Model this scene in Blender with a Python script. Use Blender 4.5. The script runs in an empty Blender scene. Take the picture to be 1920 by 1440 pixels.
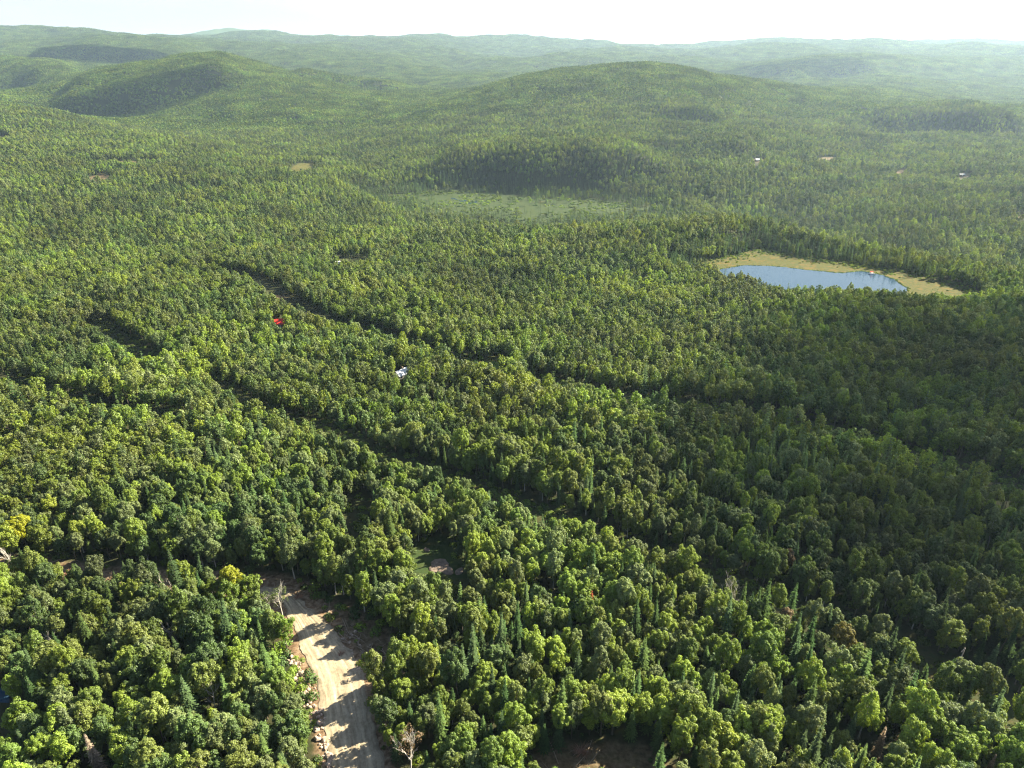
import bpy, math, random
import numpy as np
from mathutils import Vector

C = bpy.context.scene.collection
SC = bpy.context.scene
R = math.radians
rng = np.random.default_rng(7)
random.seed(7)

# ------------------------------------------------------------------ camera
CAMZ = 130.0
PITCH = R(26.4)
cam_d = bpy.data.cameras.new('camera')
cam_d.sensor_width = 36.0
cam_d.lens = 24.0
cam_d.clip_start = 1.0
cam_d.clip_end = 90000.0
cam = bpy.data.objects.new('camera', cam_d)
C.objects.link(cam)
cam.location = (0, 0, CAMZ)
cam.rotation_euler = (math.pi / 2 - PITCH, 0, 0)
SC.camera = cam

# ------------------------------------------------------------------ light
HAZE = 4.0e-5
SUN_EL, SUN_AZ = R(33), R(60)          # azimuth measured to the right of the view direction (+Y)
sun_dir = Vector((math.cos(SUN_EL) * math.sin(SUN_AZ), math.cos(SUN_EL) * math.cos(SUN_AZ), math.sin(SUN_EL)))
sd = bpy.data.lights.new('sun', 'SUN')
sd.energy = 5.0
sd.angle = R(0.5)
sd.color = (1.0, 0.9, 0.67)
so = bpy.data.objects.new('sun', sd)
C.objects.link(so)
so.rotation_euler = (-sun_dir).to_track_quat('-Z', 'Y').to_euler()
so.location = sun_dir * 500

W = bpy.data.worlds.new('World')
SC.world = W
W.use_nodes = True
nt = W.node_tree
nt.nodes.clear()
wo = nt.nodes.new('ShaderNodeOutputWorld')
bg = nt.nodes.new('ShaderNodeBackground')
sky = nt.nodes.new('ShaderNodeTexSky')
sky.sky_type = 'NISHITA'
sky.sun_disc = False
sky.sun_elevation = SUN_EL
sky.sun_rotation = SUN_AZ
sky.altitude = 400
sky.air_density = 1.0
sky.dust_density = 1.5
sky.ozone_density = 1.0
bg.inputs['Strength'].default_value = 0.05
# thin high cloud veil over the sky
tc = nt.nodes.new('ShaderNodeTexCoord')
mp = nt.nodes.new('ShaderNodeMapping')
mp.inputs['Scale'].default_value = (1.0, 1.0, 7.0)
nz = nt.nodes.new('ShaderNodeTexNoise')
nz.inputs['Scale'].default_value = 3.0
nz.inputs['Detail'].default_value = 6
cr = nt.nodes.new('ShaderNodeValToRGB')
cr.color_ramp.elements[0].position = 0.3
cr.color_ramp.elements[0].color = (.45, .45, .45, 1)
cr.color_ramp.elements[1].position = 0.62
cr.color_ramp.elements[1].color = (.95, .95, .95, 1)
mx = nt.nodes.new('ShaderNodeMix')
mx.data_type = 'RGBA'
mx.inputs['B'].default_value = (3.25, 3.4, 3.55, 1)
nt.links.new(tc.outputs['Generated'], mp.inputs['Vector'])
nt.links.new(mp.outputs['Vector'], nz.inputs['Vector'])
nt.links.new(nz.outputs['Fac'], cr.inputs['Fac'])
sx = nt.nodes.new('ShaderNodeSeparateXYZ'); nt.links.new(tc.outputs['Generated'], sx.inputs[0])
mr = nt.nodes.new('ShaderNodeMapRange'); mr.inputs['From Min'].default_value = .08; mr.inputs['From Max'].default_value = .5
mr.inputs['To Min'].default_value = 1.0; mr.inputs['To Max'].default_value = .12
nt.links.new(sx.outputs['Z'], mr.inputs['Value'])
mm = nt.nodes.new('ShaderNodeMath'); mm.operation = 'MULTIPLY'
nt.links.new(cr.outputs['Color'], mm.inputs[0]); nt.links.new(mr.outputs['Result'], mm.inputs[1])
nt.links.new(mm.outputs[0], mx.inputs['Factor'])
nt.links.new(sky.outputs['Color'], mx.inputs['A'])
nt.links.new(mx.outputs['Result'], bg.inputs['Color'])
nt.links.new(bg.outputs['Background'], wo.inputs['Surface'])

SC.view_settings.view_transform = 'Standard'
SC.view_settings.look = 'None'
SC.view_settings.exposure = 2.4
SC.view_settings.gamma = 1.0
cy = SC.cycles
cy.max_bounces = 4
cy.diffuse_bounces = 2
cy.glossy_bounces = 2
cy.transmission_bounces = 2
cy.transparent_max_bounces = 12
cy.volume_bounces = 0
cy.use_denoising = True
SC.cycles.filter_width = 1.2
try:
    cy.denoiser = 'OPENIMAGEDENOISE'
    cy.denoising_input_passes = 'RGB_ALBEDO_NORMAL'
    cy.denoising_prefilter = 'NONE'
except Exception:
    pass
cy.caustics_reflective = False
cy.caustics_refractive = False
cy.sample_clamp_indirect = 4.0

# ------------------------------------------------------------------ helpers
SP, CP = math.sin(PITCH), math.cos(PITCH)
def pxray(px, py):
    u = (px - 960) / 1280.0
    v = (py - 720) / 1280.0
    d = CP - v * SP
    return u / d, (SP + v * CP) / d            # X/Y and drop/Y
def on_level(px, py, H):
    """point H metres below the camera seen at pixel (px, py) of the photograph"""
    s, t = pxray(px, py)
    Y = H / t
    return s * Y, Y
def project(x, y, z):
    h = CAMZ - z
    depth = y * CP + h * SP
    v = h * CP - y * SP
    return 960 + 1280 * x / depth, 720 + 1280 * v / depth, depth

def vnoise(x, y, seed=0):
    xi = np.floor(x).astype(np.int64); yi = np.floor(y).astype(np.int64)
    fx = x - xi; fy = y - yi
    fx = fx * fx * (3 - 2 * fx); fy = fy * fy * (3 - 2 * fy)
    def h(a, b):
        n = (a * 374761393 + b * 668265263 + seed * 1442695041) & 0xffffffff
        n = ((n ^ (n >> 13)) * 1274126177) & 0xffffffff
        n = (n ^ (n >> 16)) & 0xffff
        return n / 65535.0
    return (h(xi, yi) * (1 - fx) + h(xi + 1, yi) * fx) * (1 - fy) + (h(xi, yi + 1) * (1 - fx) + h(xi + 1, yi + 1) * fx) * fy
def fbm(x, y, octs=4, seed=0):
    a, s, r = 1.0, 0.0, 0.0
    for k in range(octs):
        r = r + a * (vnoise(x, y, seed + k * 17) - .5)
        s += a; a *= .5; x = x * 2.03 + 5.1; y = y * 2.03 + 3.7
    return r / s * 2            # about -1..1
def sstep(x, a, b):
    t = np.clip((x - a) / (b - a), 0, 1)
    return t * t * (3 - 2 * t)
def poly_dist(X, Y, P, closed=True):
    """distance to polyline P; negative inside when closed"""
    P = np.asarray(P, float)
    n = len(P)
    d = np.full(X.shape, 1e9)
    ins = np.zeros(X.shape, bool)
    for i in range(n if closed else n - 1):
        a = P[i]; b = P[(i + 1) % n]
        e = b - a
        L = e @ e + 1e-9
        t = np.clip(((X - a[0]) * e[0] + (Y - a[1]) * e[1]) / L, 0, 1)
        d = np.minimum(d, np.hypot(X - a[0] - t * e[0], Y - a[1] - t * e[1]))
        if closed:
            c = ((a[1] > Y) != (b[1] > Y)) & (X < (b[0] - a[0]) * (Y - a[1]) / (b[1] - a[1] + 1e-12) + a[0])
            ins ^= c
    return np.where(ins, -d, d) if closed else d
def smooth_poly(P, n=6, closed=False):
    """Catmull-Rom through the points"""
    P = [np.array(p, float) for p in P]
    out = []
    m = len(P)
    rngi = range(m) if closed else range(m - 1)
    for i in rngi:
        p0 = P[(i - 1) % m] if closed or i > 0 else P[0]
        p1 = P[i]; p2 = P[(i + 1) % m]
        p3 = P[(i + 2) % m] if closed or i + 2 < m else P[-1]
        for k in range(n):
            t = k / n
            out.append(.5 * ((2 * p1) + (-p0 + p2) * t + (2 * p0 - 5 * p1 + 4 * p2 - p3) * t * t + (-p0 + 3 * p1 - 3 * p2 + p3) * t ** 3))
    if not closed:
        out.append(P[-1])
    return np.array(out)

def mesh_np(name, V, F, mats, smooth=False, mat_idx=None):
    """V (n,3), F (m,k) equal-size faces"""
    V = np.asarray(V, np.float32); F = np.asarray(F, np.int32)
    me = bpy.data.meshes.new(name)
    me.vertices.add(len(V))
    me.vertices.foreach_set('co', V.ravel())
    k = F.shape[1]
    me.loops.add(F.size)
    me.loops.foreach_set('vertex_index', F.ravel())
    me.polygons.add(len(F))
    me.polygons.foreach_set('loop_start', np.arange(0, F.size, k, dtype=np.int32))
    me.polygons.foreach_set('loop_total', np.full(len(F), k, np.int32))
    for m in mats:
        me.materials.append(m)
    if mat_idx is not None:
        me.polygons.foreach_set('material_index', np.asarray(mat_idx, np.int32))
    me.polygons.foreach_set('use_smooth', np.full(len(F), smooth))
    me.update(calc_edges=True)
    return me
def link(name, me, parent=None, loc=(0, 0, 0), rot=(0, 0, 0), scale=(1, 1, 1)):
    o = bpy.data.objects.new(name, me)
    C.objects.link(o)
    o.location = loc; o.rotation_euler = rot; o.scale = scale
    if parent: o.parent = parent
    return o
def tag(o, label=None, cat=None, group=None, kind=None):
    if label: o['label'] = label
    if cat: o['category'] = cat
    if group: o['group'] = group
    if kind: o['kind'] = kind
    return o
class MB:
    """collects mixed faces for one mesh"""
    def __init__(s): s.v = []; s.f = []; s.m = []
    def tube(s, pts, rads, n=6, mi=0, cap=True):
        base = len(s.v)
        pts = [Vector(p) for p in pts]
        for i, p in enumerate(pts):
            d = (pts[min(i + 1, len(pts) - 1)] - pts[max(i - 1, 0)])
            if d.length < 1e-6: d = Vector((0, 0, 1))
            d.normalize()
            a = d.cross(Vector((0.31, 0.95, 0.1))); a.normalize()
            b = d.cross(a)
            for k in range(n):
                t = 2 * math.pi * k / n
                s.v.append(tuple(p + (a * math.cos(t) + b * math.sin(t)) * rads[i]))
        for i in range(len(pts) - 1):
            for k in range(n):
                a0 = base + i * n + k; a1 = base + i * n + (k + 1) % n
                s.f.append((a0, a1, a1 + n, a0 + n)); s.m.append(mi)
        if cap:
            s.f.append(tuple(base + k for k in range(n))[::-1]); s.m.append(mi)
            s.f.append(tuple(base + (len(pts) - 1) * n + k for k in range(n))); s.m.append(mi)
    def box(s, x0, x1, y0, y1, z0, z1, mi=0):
        b = len(s.v)
        for z in (z0, z1):
            for (x, y) in ((x0, y0), (x1, y0), (x1, y1), (x0, y1)):
                s.v.append((x, y, z))
        for f in ((0, 3, 2, 1), (4, 5, 6, 7), (0, 1, 5, 4), (1, 2, 6, 5), (2, 3, 7, 6), (3, 0, 4, 7)):
            s.f.append(tuple(b + i for i in f)); s.m.append(mi)
    def quad(s, a, b, c, d, mi=0):
        n = len(s.v); s.v += [tuple(a), tuple(b), tuple(c), tuple(d)]
        s.f.append((n, n + 1, n + 2, n + 3)); s.m.append(mi)
    def mesh(s, name, mats, smooth=False):
        me = bpy.data.meshes.new(name)
        me.from_pydata([tuple(map(float, v)) for v in s.v], [], s.f)
        for m in mats: me.materials.append(m)
        for p, i in zip(me.polygons, s.m):
            p.material_index = i; p.use_smooth = smooth
        me.update()
        return me

# ------------------------------------------------------------------ materials
def new_mat(name):
    m = bpy.data.materials.new(name); m.use_nodes = True
    m.node_tree.nodes.clear()
    return m, m.node_tree
def N(t, kind, **inp):
    n = t.nodes.new(kind)
    for k, v in inp.items():
        n.inputs[k.replace('_', ' ')].default_value = v
    return n
def foliage(name, col, trans=0.3, spread=0.28, hue=0.017, far=False):
    m, t = new_mat(name)
    L = t.links.new
    out = N(t, 'ShaderNodeOutputMaterial')
    oi = N(t, 'ShaderNodeObjectInfo')
    ge = N(t, 'ShaderNodeNewGeometry')
    hsv = N(t, 'ShaderNodeHueSaturation', Color=(*col, 1))
    # value: per tree and per leaf cluster
    m1 = N(t, 'ShaderNodeMapRange'); m1.inputs['To Min'].default_value = 1 - spread; m1.inputs['To Max'].default_value = 1 + spread
    m2 = N(t, 'ShaderNodeMapRange'); m2.inputs['To Min'].default_value = .62; m2.inputs['To Max'].default_value = 1.38
    L(oi.outputs['Random'], m1.inputs['Value']); L(ge.outputs['Random Per Island'], m2.inputs['Value'])
    mu = t.nodes.new('ShaderNodeMath'); mu.operation = 'MULTIPLY'
    L(m1.outputs['Result'], mu.inputs[0]); L(m2.outputs['Result'], mu.inputs[1])
    # slow drift of tone over the woodland (species patches)
    nz = N(t, 'ShaderNodeTexNoise', Scale=0.011, Detail=3.0)
    L((ge.outputs['Position'] if far else oi.outputs['Location']), nz.inputs['Vector'])
    m3 = N(t, 'ShaderNodeMapRange'); m3.inputs['From Min'].default_value = .3; m3.inputs['From Max'].default_value = .7
    m3.inputs['To Min'].default_value = .6; m3.inputs['To Max'].default_value = 1.38
    L(nz.outputs['Fac'], m3.inputs['Value'])
    mv = t.nodes.new('ShaderNodeMath'); mv.operation = 'MULTIPLY'
    L(mu.outputs[0], mv.inputs[0]); L(m3.outputs['Result'], mv.inputs[1])
    L(mv.outputs[0], hsv.inputs['Value'])
    mh = N(t, 'ShaderNodeMapRange'); mh.inputs['From Min'].default_value = .3; mh.inputs['From Max'].default_value = .7
    mh.inputs['To Min'].default_value = .5 - hue; mh.inputs['To Max'].default_value = .5 + hue
    nz2 = N(t, 'ShaderNodeTexNoise', Scale=0.02, Detail=2.0)
    L((ge.outputs['Position'] if far else oi.outputs['Location']), nz2.inputs['Vector'])
    L(nz2.outputs['Fac'], mh.inputs['Value'])
    L(mh.outputs['Result'], hsv.inputs['Hue'])
    df = N(t, 'ShaderNodeBsdfDiffuse'); tr = N(t, 'ShaderNodeBsdfTranslucent')
    L(hsv.outputs['Color'], df.inputs['Color'])
    # light through a leaf comes out yellower
    tm = N(t, 'ShaderNodeMix'); tm.data_type = 'RGBA'; tm.blend_type = 'MULTIPLY'; tm.inputs['Factor'].default_value = 1
    tm.inputs['B'].default_value = (1.35, 1.25, .5, 1)
    L(hsv.outputs['Color'], tm.inputs['A']); L(tm.outputs['Result'], tr.inputs['Color'])
    ms = N(t, 'ShaderNodeMixShader', Fac=trans)
    L(df.outputs[0], ms.inputs[1]); L(tr.outputs[0], ms.inputs[2])
    gl = N(t, 'ShaderNodeBsdfGlossy', Roughness=.5, Color=(.75, .8, .85, 1))
    mg = N(t, 'ShaderNodeMixShader', Fac=0.0 if name.startswith('needle') or far else .02)
    L(ms.outputs[0], mg.inputs[1]); L(gl.outputs[0], mg.inputs[2])
    L(mg.outputs[0], out.inputs['Surface'])
    return m
def rough_mat(name, c1, c2, scale=1.0, rough=.9, detail=6, coord='Position', stretch=None, bump=0.0):
    m, t = new_mat(name); L = t.links.new
    out = N(t, 'ShaderNodeOutputMaterial'); b = N(t, 'ShaderNodeBsdfPrincipled', Roughness=rough)
    b.inputs['Specular IOR Level'].default_value = .25
    src = N(t, 'ShaderNodeNewGeometry').outputs['Position'] if coord == 'Position' else N(t, 'ShaderNodeTexCoord').outputs['Object']
    if stretch:
        mp = N(t, 'ShaderNodeMapping'); mp.inputs['Scale'].default_value = stretch
        L(src, mp.inputs['Vector']); src = mp.outputs['Vector']
    nz = N(t, 'ShaderNodeTexNoise', Scale=scale, Detail=detail, Roughness=.65)
    L(src, nz.inputs['Vector'])
    cr = N(t, 'ShaderNodeValToRGB')
    cr.color_ramp.elements[0].position = .32; cr.color_ramp.elements[0].color = (*c1, 1)
    cr.color_ramp.elements[1].position = .68; cr.color_ramp.elements[1].color = (*c2, 1)
    L(nz.outputs['Fac'], cr.inputs['Fac']); L(cr.outputs['Color'], b.inputs['Base Color'])
    if bump:
        bp = N(t, 'ShaderNodeBump', Strength=bump, Distance=.2); L(nz.outputs['Fac'], bp.inputs['Height']); L(bp.outputs['Normal'], b.inputs['Normal'])
    L(b.outputs[0], out.inputs['Surface'])
    return m

# ------------------------------------------------------------------ terrain: control points seen in the photograph with their distance
TREE = 11.0
ctrl = []          # (s, lnY, z)
def cp(px, py, Y, off=TREE):
    s, t = pxray(px, py)
    ctrl.append((s, math.log(Y), CAMZ - Y * t - off))
def cz(px, Y, H):
    """point hidden behind a crest: H below the camera"""
    ctrl.append(((px - 960) / 1280 / .95, math.log(Y), CAMZ - H))
for px in (-700, 0, 480, 960, 1440, 1920, 2600):
    ctrl.append(((px - 960) / 1280, math.log(12), 12.0 - 0.002 * (px - 960)))
    for py, Y in ((1440, 80), (1200, 112), (1000, 155), (850, 206), (700, 290), (600, 380)):
        cp(px if py > 900 else 960 + (px - 960) * .93, py, Y)
for px in (-600, 0, 500, 960, 1250, 1500, 1900, 2500):
    cp(px, 500, 535 if px < 1300 else 505, TREE)
cp(-500, 430, 720); cp(0, 430, 740); cp(500, 430, 745); cp(960, 430, 745); cp(1100, 425, 740)
cp(1250, 418, 720); cp(1380, 405, 690); cp(1500, 435, 660); cp(1640, 465, 625); cp(1800, 490, 585); cp(1920, 510, 550); cp(2500, 540, 520)
# beyond the ridge behind the pond
for px, Y, H in ((1200, 900, 225), (1400, 860, 238), (1640, 800, 236), (1850, 740, 232), (2400, 700, 232), (1050, 930, 235), (960, 930, 232)):
    cz(px, Y, H)
for (px, py) in ((800, 365), (900, 360), (1000, 372), (1150, 380), (1050, 420), (900, 405), (780, 385), (1200, 400)):
    cp(px, py, 251 / pxray(px, py)[1], 0)
cp(1400, 380, 1180); cp(1640, 430, 940); cp(1800, 440, 890); cp(1920, 400, 1030); cp(1700, 350, 1250); cp(1800, 300, 1550)
cp(2500, 400, 1000); cp(2500, 300, 1500)
cp(1750, 252, 1900); cp(1900, 250, 1880); cp(1690, 222, 2150); cp(1800, 213, 2080); cp(1890, 216, 2080); cp(1750, 200, 2500)
cp(1500, 200, 2350); cp(1400, 150, 2700); cp(1300, 130, 2750); cp(1600, 168, 3000); cp(1850, 185, 3300); cp(2500, 190, 3000)
cp(1150, 121, 2700); cp(1230, 123, 2740); cp(1050, 132, 2650); cp(980, 148, 2600); cp(900, 190, 2350); cp(790, 203, 2500)
cp(1000, 250, 1650); cp(1200, 250, 1680); cp(1400, 250, 1680); cp(1400, 300, 1430); cp(1400, 345, 1270); cp(1100, 200, 2050)
cp(950, 352, 1290); cp(1100, 358, 1290); cp(1200, 365, 1260)
cp(900, 308, 1380); cp(1000, 302, 1370); cp(1100, 302, 1370); cp(1180, 308, 1380); cp(820, 330, 1330)
cp(800, 300, 1500); cp(800, 342, 1290); cp(650, 350, 1180); cp(650, 385, 1030); cp(600, 300, 1500); cp(800, 250, 1850)
cp(500, 350, 1050); cp(560, 318, 1380, 0); cp(500, 265, 1850); cp(500, 215, 2350); cp(620, 190, 2600)
cp(300, 350, 1020); cp(100, 350, 1000); cp(100, 300, 1250); cp(80, 260, 1500); cp(-500, 340, 950); cp(-500, 260, 1500)
cp(0, 225, 1750); cp(60, 205, 1950); cp(120, 218, 2350); cp(250, 235, 2200); cp(350, 230, 2300)
cp(150, 206, 2600); cp(210, 216, 2560); cp(300, 195, 2620); cp(400, 185, 2650)
cp(120, 190, 2720); cp(200, 165, 2800); cp(300, 158, 2850); cp(380, 152, 2850)
cp(230, 128, 3050); cp(330, 112, 3180); cp(430, 107, 3250); cp(520, 122, 3200); cp(620, 150, 3100); cp(700, 178, 2950)
for px, Y, H in ((150, 3400, 205), (300, 3900, 190), (450, 4000, 190), (600, 3900, 200), (1000, 3400, 180), (1150, 3500, 190), (1300, 3500, 190), (1450, 3600, 195)):
    cz(px, Y, H)
cp(0, 165, 3000); cp(60, 135, 3500); cp(100, 112, 3900); cp(-100, 108, 4000); cp(-500, 120, 4000); cp(200, 118, 4300)
cz(60, 4700, 150); cz(-500, 4800, 150)
cp(820, 160, 3800); cp(850, 125, 5200); cp(740, 135, 4300); cp(700, 110, 5300); cp(600, 105, 5200)
cp(120, 84, 5400); cp(230, 80, 5600); cp(330, 95, 5200); cp(450, 92, 5600); cp(0, 85, 5600)
cp(60, 58, 7500); cp(200, 60, 7300); cp(300, 66, 7400); cp(-500, 58, 8000); cp(400, 66, 9500); cp(480, 57, 10500); cp(560, 63, 10500); cp(610, 72, 9500)
cp(650, 72, 8200); cp(700, 69, 8300); cp(790, 71, 8200); cp(830, 70, 8300); cp(880, 82, 8200); cp(960, 74, 8500); cp(1030, 80, 8300)
cp(900, 100, 6500); cp(1000, 105, 6000); cp(1100, 98, 7500); cp(1200, 88, 9000); cp(1300, 100, 6500); cp(1200, 112, 5200)
cp(1380, 86, 7500); cp(1480, 77, 7800); cp(1600, 77, 7700); cp(1700, 81, 7700); cp(1780, 92, 7600); cp(1920, 88, 8200); cp(2500, 85, 8500)
cp(1570, 137, 4600); cp(1620, 110, 5000); cp(1700, 102, 5200); cp(1850, 108, 5200); cp(1500, 140, 4200); cp(1700, 145, 4100); cp(1920, 150, 4200); cp(1400, 120, 5200); cp(2500, 120, 5000)
for px in (-700, 0, 700, 1300, 1920, 2600):
    cz(px, 14000, 210); cz(px, 32000, 235)
ctrl = np.array(ctrl)
A_, B_ = 1.35, 1.0           # weights of azimuth and log distance
def tps(p, q):
    d2 = ((p[:, None, 0] - q[None, :, 0]) * A_) ** 2 + ((p[:, None, 1] - q[None, :, 1]) * B_) ** 2
    return .5 * d2 * np.log(d2 + 1e-12)
n = len(ctrl)
K = tps(ctrl, ctrl) + np.eye(n) * 2e-4
P_ = np.c_[np.ones(n), ctrl[:, 0], ctrl[:, 1]]
M_ = np.zeros((n + 3, n + 3)); M_[:n, :n] = K; M_[:n, n:] = P_; M_[n:, :n] = P_.T
sol = np.linalg.solve(M_, np.r_[ctrl[:, 2], 0, 0, 0])

NS, NL = 660, 880
S0, S1 = -1.35, 1.35
L0, L1 = math.log(12), math.log(38000)
gs = np.linspace(S0, S1, NS); gl_ = np.linspace(L0, L1, NL)
# evaluate on a coarser grid, then upsample
cs = np.linspace(S0, S1, 166); cl = np.linspace(L0, L1, 221)
CSg, CLg = np.meshgrid(cs, cl)
q = np.c_[CSg.ravel(), CLg.ravel()]
zc = (tps(q, ctrl) @ sol[:n] + np.c_[np.ones(len(q)), q] @ sol[n:]).reshape(CSg.shape)
def up(zc, ns, nl):
    a = np.linspace(0, zc.shape[1] - 1, ns); b = np.linspace(0, zc.shape[0] - 1, nl)
    ai = np.minimum(a.astype(int), zc.shape[1] - 2); bi = np.minimum(b.astype(int), zc.shape[0] - 2)
    fa = a - ai; fb = (b - bi)[:, None]
    r0 = zc[:, ai] * (1 - fa) + zc[:, ai + 1] * fa
    return r0[bi] * (1 - fb) + r0[bi + 1] * fb
Z = up(zc, NS, NL)
GS, GL = np.meshgrid(gs, gl_)
GY = np.exp(GL); GX = GS * GY
far_w = sstep(GY, 600, 1500)
Z = Z + fbm(GX / 60, GY / 60, 3, 1) * 1.1 * (1 - far_w)
Z = Z + fbm(GX / 260, GY / 260, 4, 2) * 15 * far_w + fbm(GX / 1000, GY / 1000, 4, 5) * 105 * sstep(GY, 3000, 5600)
Z = Z + fbm(GX / 95, GY / 95, 3, 52) * 7 * sstep(GY, 700, 1500)
Z = Z + (.5 - np.abs(fbm(GX / 620, GY / 620, 3, 44))) * 34 * sstep(GY, 1350, 2400) - 8 * sstep(GY, 1350, 2400)
def scarp(pa, pb, A, w, Wd):
    global Z
    (xa, ya), (xb, yb) = pa, pb
    L_ = math.hypot(xb - xa, yb - ya); ux, uy = (xb - xa) / L_, (yb - ya) / L_
    al = (GX - xa) * ux + (GY - ya) * uy; d = -(GX - xa) * uy + (GY - ya) * ux
    d = d + fbm(al / (Wd * .8), np.full(al.shape, A), 3, 8) * w * 1.6
    e_ = sstep(al, -.12 * L_, .1 * L_) * (1 - sstep(al, .85 * L_, 1.15 * L_))
    Z = Z + A * e_ * (sstep(d, -w, w) - .55 * sstep(d, -Wd, Wd) - .45 * sstep(d, 0, 5 * Wd))
def at_px(px, py, Y):
    return pxray(px, py)[0] * Y, Y
scarp(at_px(820, 335, 1330), at_px(1240, 330, 1350), 38, 21, 120)
scarp(at_px(105, 200, 2600), at_px(440, 175, 2780), 72, 48, 220)
scarp(at_px(1670, 232, 1980), at_px(1915, 235, 1960), 56, 32, 150)
scarp(at_px(60, 105, 4500), at_px(330, 100, 4700), 90, 90, 420)
scarp(at_px(1180, 262, 1600), at_px(1420, 275, 1500), 16, 24, 110)
scarp(at_px(1480, 150, 4200), at_px(1640, 120, 4500), 60, 90, 380)
scarp(at_px(560, 160, 3200), at_px(760, 165, 3300), 40, 60, 250)
scarp(at_px(1250, 225, 1900), at_px(1350, 222, 1900), 22, 30, 120)
Z = Z + fbm(GX / 420, GY / 420, 3, 9) * 5 * sstep(GY, 250, 700)

HP, HM = 172.0, 251.0        # pond and marsh level below the camera
pond_px = [(1352, 512), (1362, 503), (1395, 499), (1440, 499), (1490, 503), (1545, 510), (1580, 512), (1612, 509), (1640, 512), (1668, 521), (1690, 533), (1699, 546), (1670, 560), (1600, 562), (1520, 560), (1440, 548), (1385, 530)]
rim_px = [(1305, 500), (1330, 487), (1375, 481), (1400, 472), (1435, 470), (1470, 476), (1500, 484), (1550, 489), (1590, 493), (1625, 500), (1660, 505), (1700, 512), (1750, 522), (1800, 536), (1835, 552), (1820, 572), (1710, 580), (1600, 568), (1500, 562), (1420, 548), (1350, 530), (1315, 515)]
pond = smooth_poly([on_level(a, b, HP) for a, b in pond_px], 9, True)
c_ = pond.mean(0); ph_ = np.arange(len(pond)) * .9
pond = pond + (pond - c_) / np.linalg.norm(pond - c_, axis=1)[:, None] * (fbm(ph_ * .45, ph_ * 0, 3, 88) * 3.2)[:, None]
rim = smooth_poly([on_level(a, b, HP) for a, b in rim_px], 4, True)
marsh_px = [(735, 372), (790, 360), (870, 358), (940, 366), (1010, 372), (1080, 372), (1150, 378), (1200, 388), (1215, 398), (1170, 404), (1060, 410), (1010, 422), (900, 408), (800, 392)]
marsh = smooth_poly([on_level(a, b, HM) for a, b in marsh_px], 4, True)
def flatten(poly, zt, fall):
    global Z
    x0, y0 = poly.min(0) - fall; x1, y1 = poly.max(0) + fall
    m = (GX > x0) & (GX < x1) & (GY > y0) & (GY < y1)
    d = poly_dist(GX[m], GY[m], poly)
    w = 1 - sstep(d, 0, fall)
    Z[m] = Z[m] * (1 - w) + zt * w
flatten(rim, CAMZ - HP, 60)
flatten(marsh, CAMZ - HM, 120)

def height(x, y):
    x = np.asarray(x, float); y = np.maximum(np.asarray(y, float), 12.1)
    a = (np.clip(x / y, S0 + 1e-6, S1 - 1e-6) - S0) / (S1 - S0) * (NS - 1)
    b = (np.clip(np.log(y), L0, L1 - 1e-6) - L0) / (L1 - L0) * (NL - 1)
    ai = a.astype(int); bi = b.astype(int); fa = a - ai; fb = b - bi
    return (Z[bi, ai] * (1 - fa) + Z[bi, ai + 1] * fa) * (1 - fb) + (Z[bi + 1, ai] * (1 - fa) + Z[bi + 1, ai + 1] * fa) * fb
def hit(px, py, up_=0.0):
    """where the sight line through a photograph pixel meets the ground (raised by up_)"""
    s, t = pxray(px, py)
    Y = np.exp(np.linspace(math.log(30), math.log(30000), 6000))
    g = height(s * Y, Y) + up_
    k = np.argmax(CAMZ - t * Y < g)
    return (s * Y[k], Y[k]) if k else (s * 30000, 30000)

# ---- openings in the wood (all found on the ground)
road_c = smooth_poly([hit(*p) for p in ((700, 1700), (684, 1560), (672, 1440), (660, 1380), (645, 1310), (632, 1260), (606, 1215), (580, 1175), (557, 1143), (535, 1120), (490, 1105))], 8)
road_w = np.interp(np.arange(len(road_c)), [0, 20, 40, 52, 60, 70, 80], [4.5, 5.0, 5.2, 4.4, 3.0, 2.1, 1.4])
def lane(pts, up_=0):
    return smooth_poly([hit(px, py, up_) for px, py in pts], 4)
strip = lane([(-120, 1058), (0, 1062), (70, 1066), (200, 1080), (330, 1086), (430, 1092), (500, 1105), (560, 1120)])
lane_a = lane([(2050, 1400), (1900, 1335), (1780, 1265), (1660, 1205), (1530, 1160), (1400, 1115), (1280, 1070), (1160, 1030), (1060, 985), (960, 945), (880, 918), (800, 893), (720, 868), (660, 838), (600, 806), (500, 783), (450, 750), (400, 720)])
lane_b = lane([(2050, 985), (1900, 925), (1780, 885), (1650, 850), (1500, 805), (1400, 785), (1300, 775), (1190, 757), (1100, 742), (1020, 722)])
lane_c = lane([(-60, 700), (20, 722), (90, 748), (180, 772), (250, 780), (330, 795)])
lane_d = lane([(860, 680), (780, 660), (700, 630), (620, 612), (560, 585), (520, 560), (480, 530), (430, 518), (370, 508)])
lane_e = lane([(690, 690), (750, 700), (800, 692)])
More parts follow.
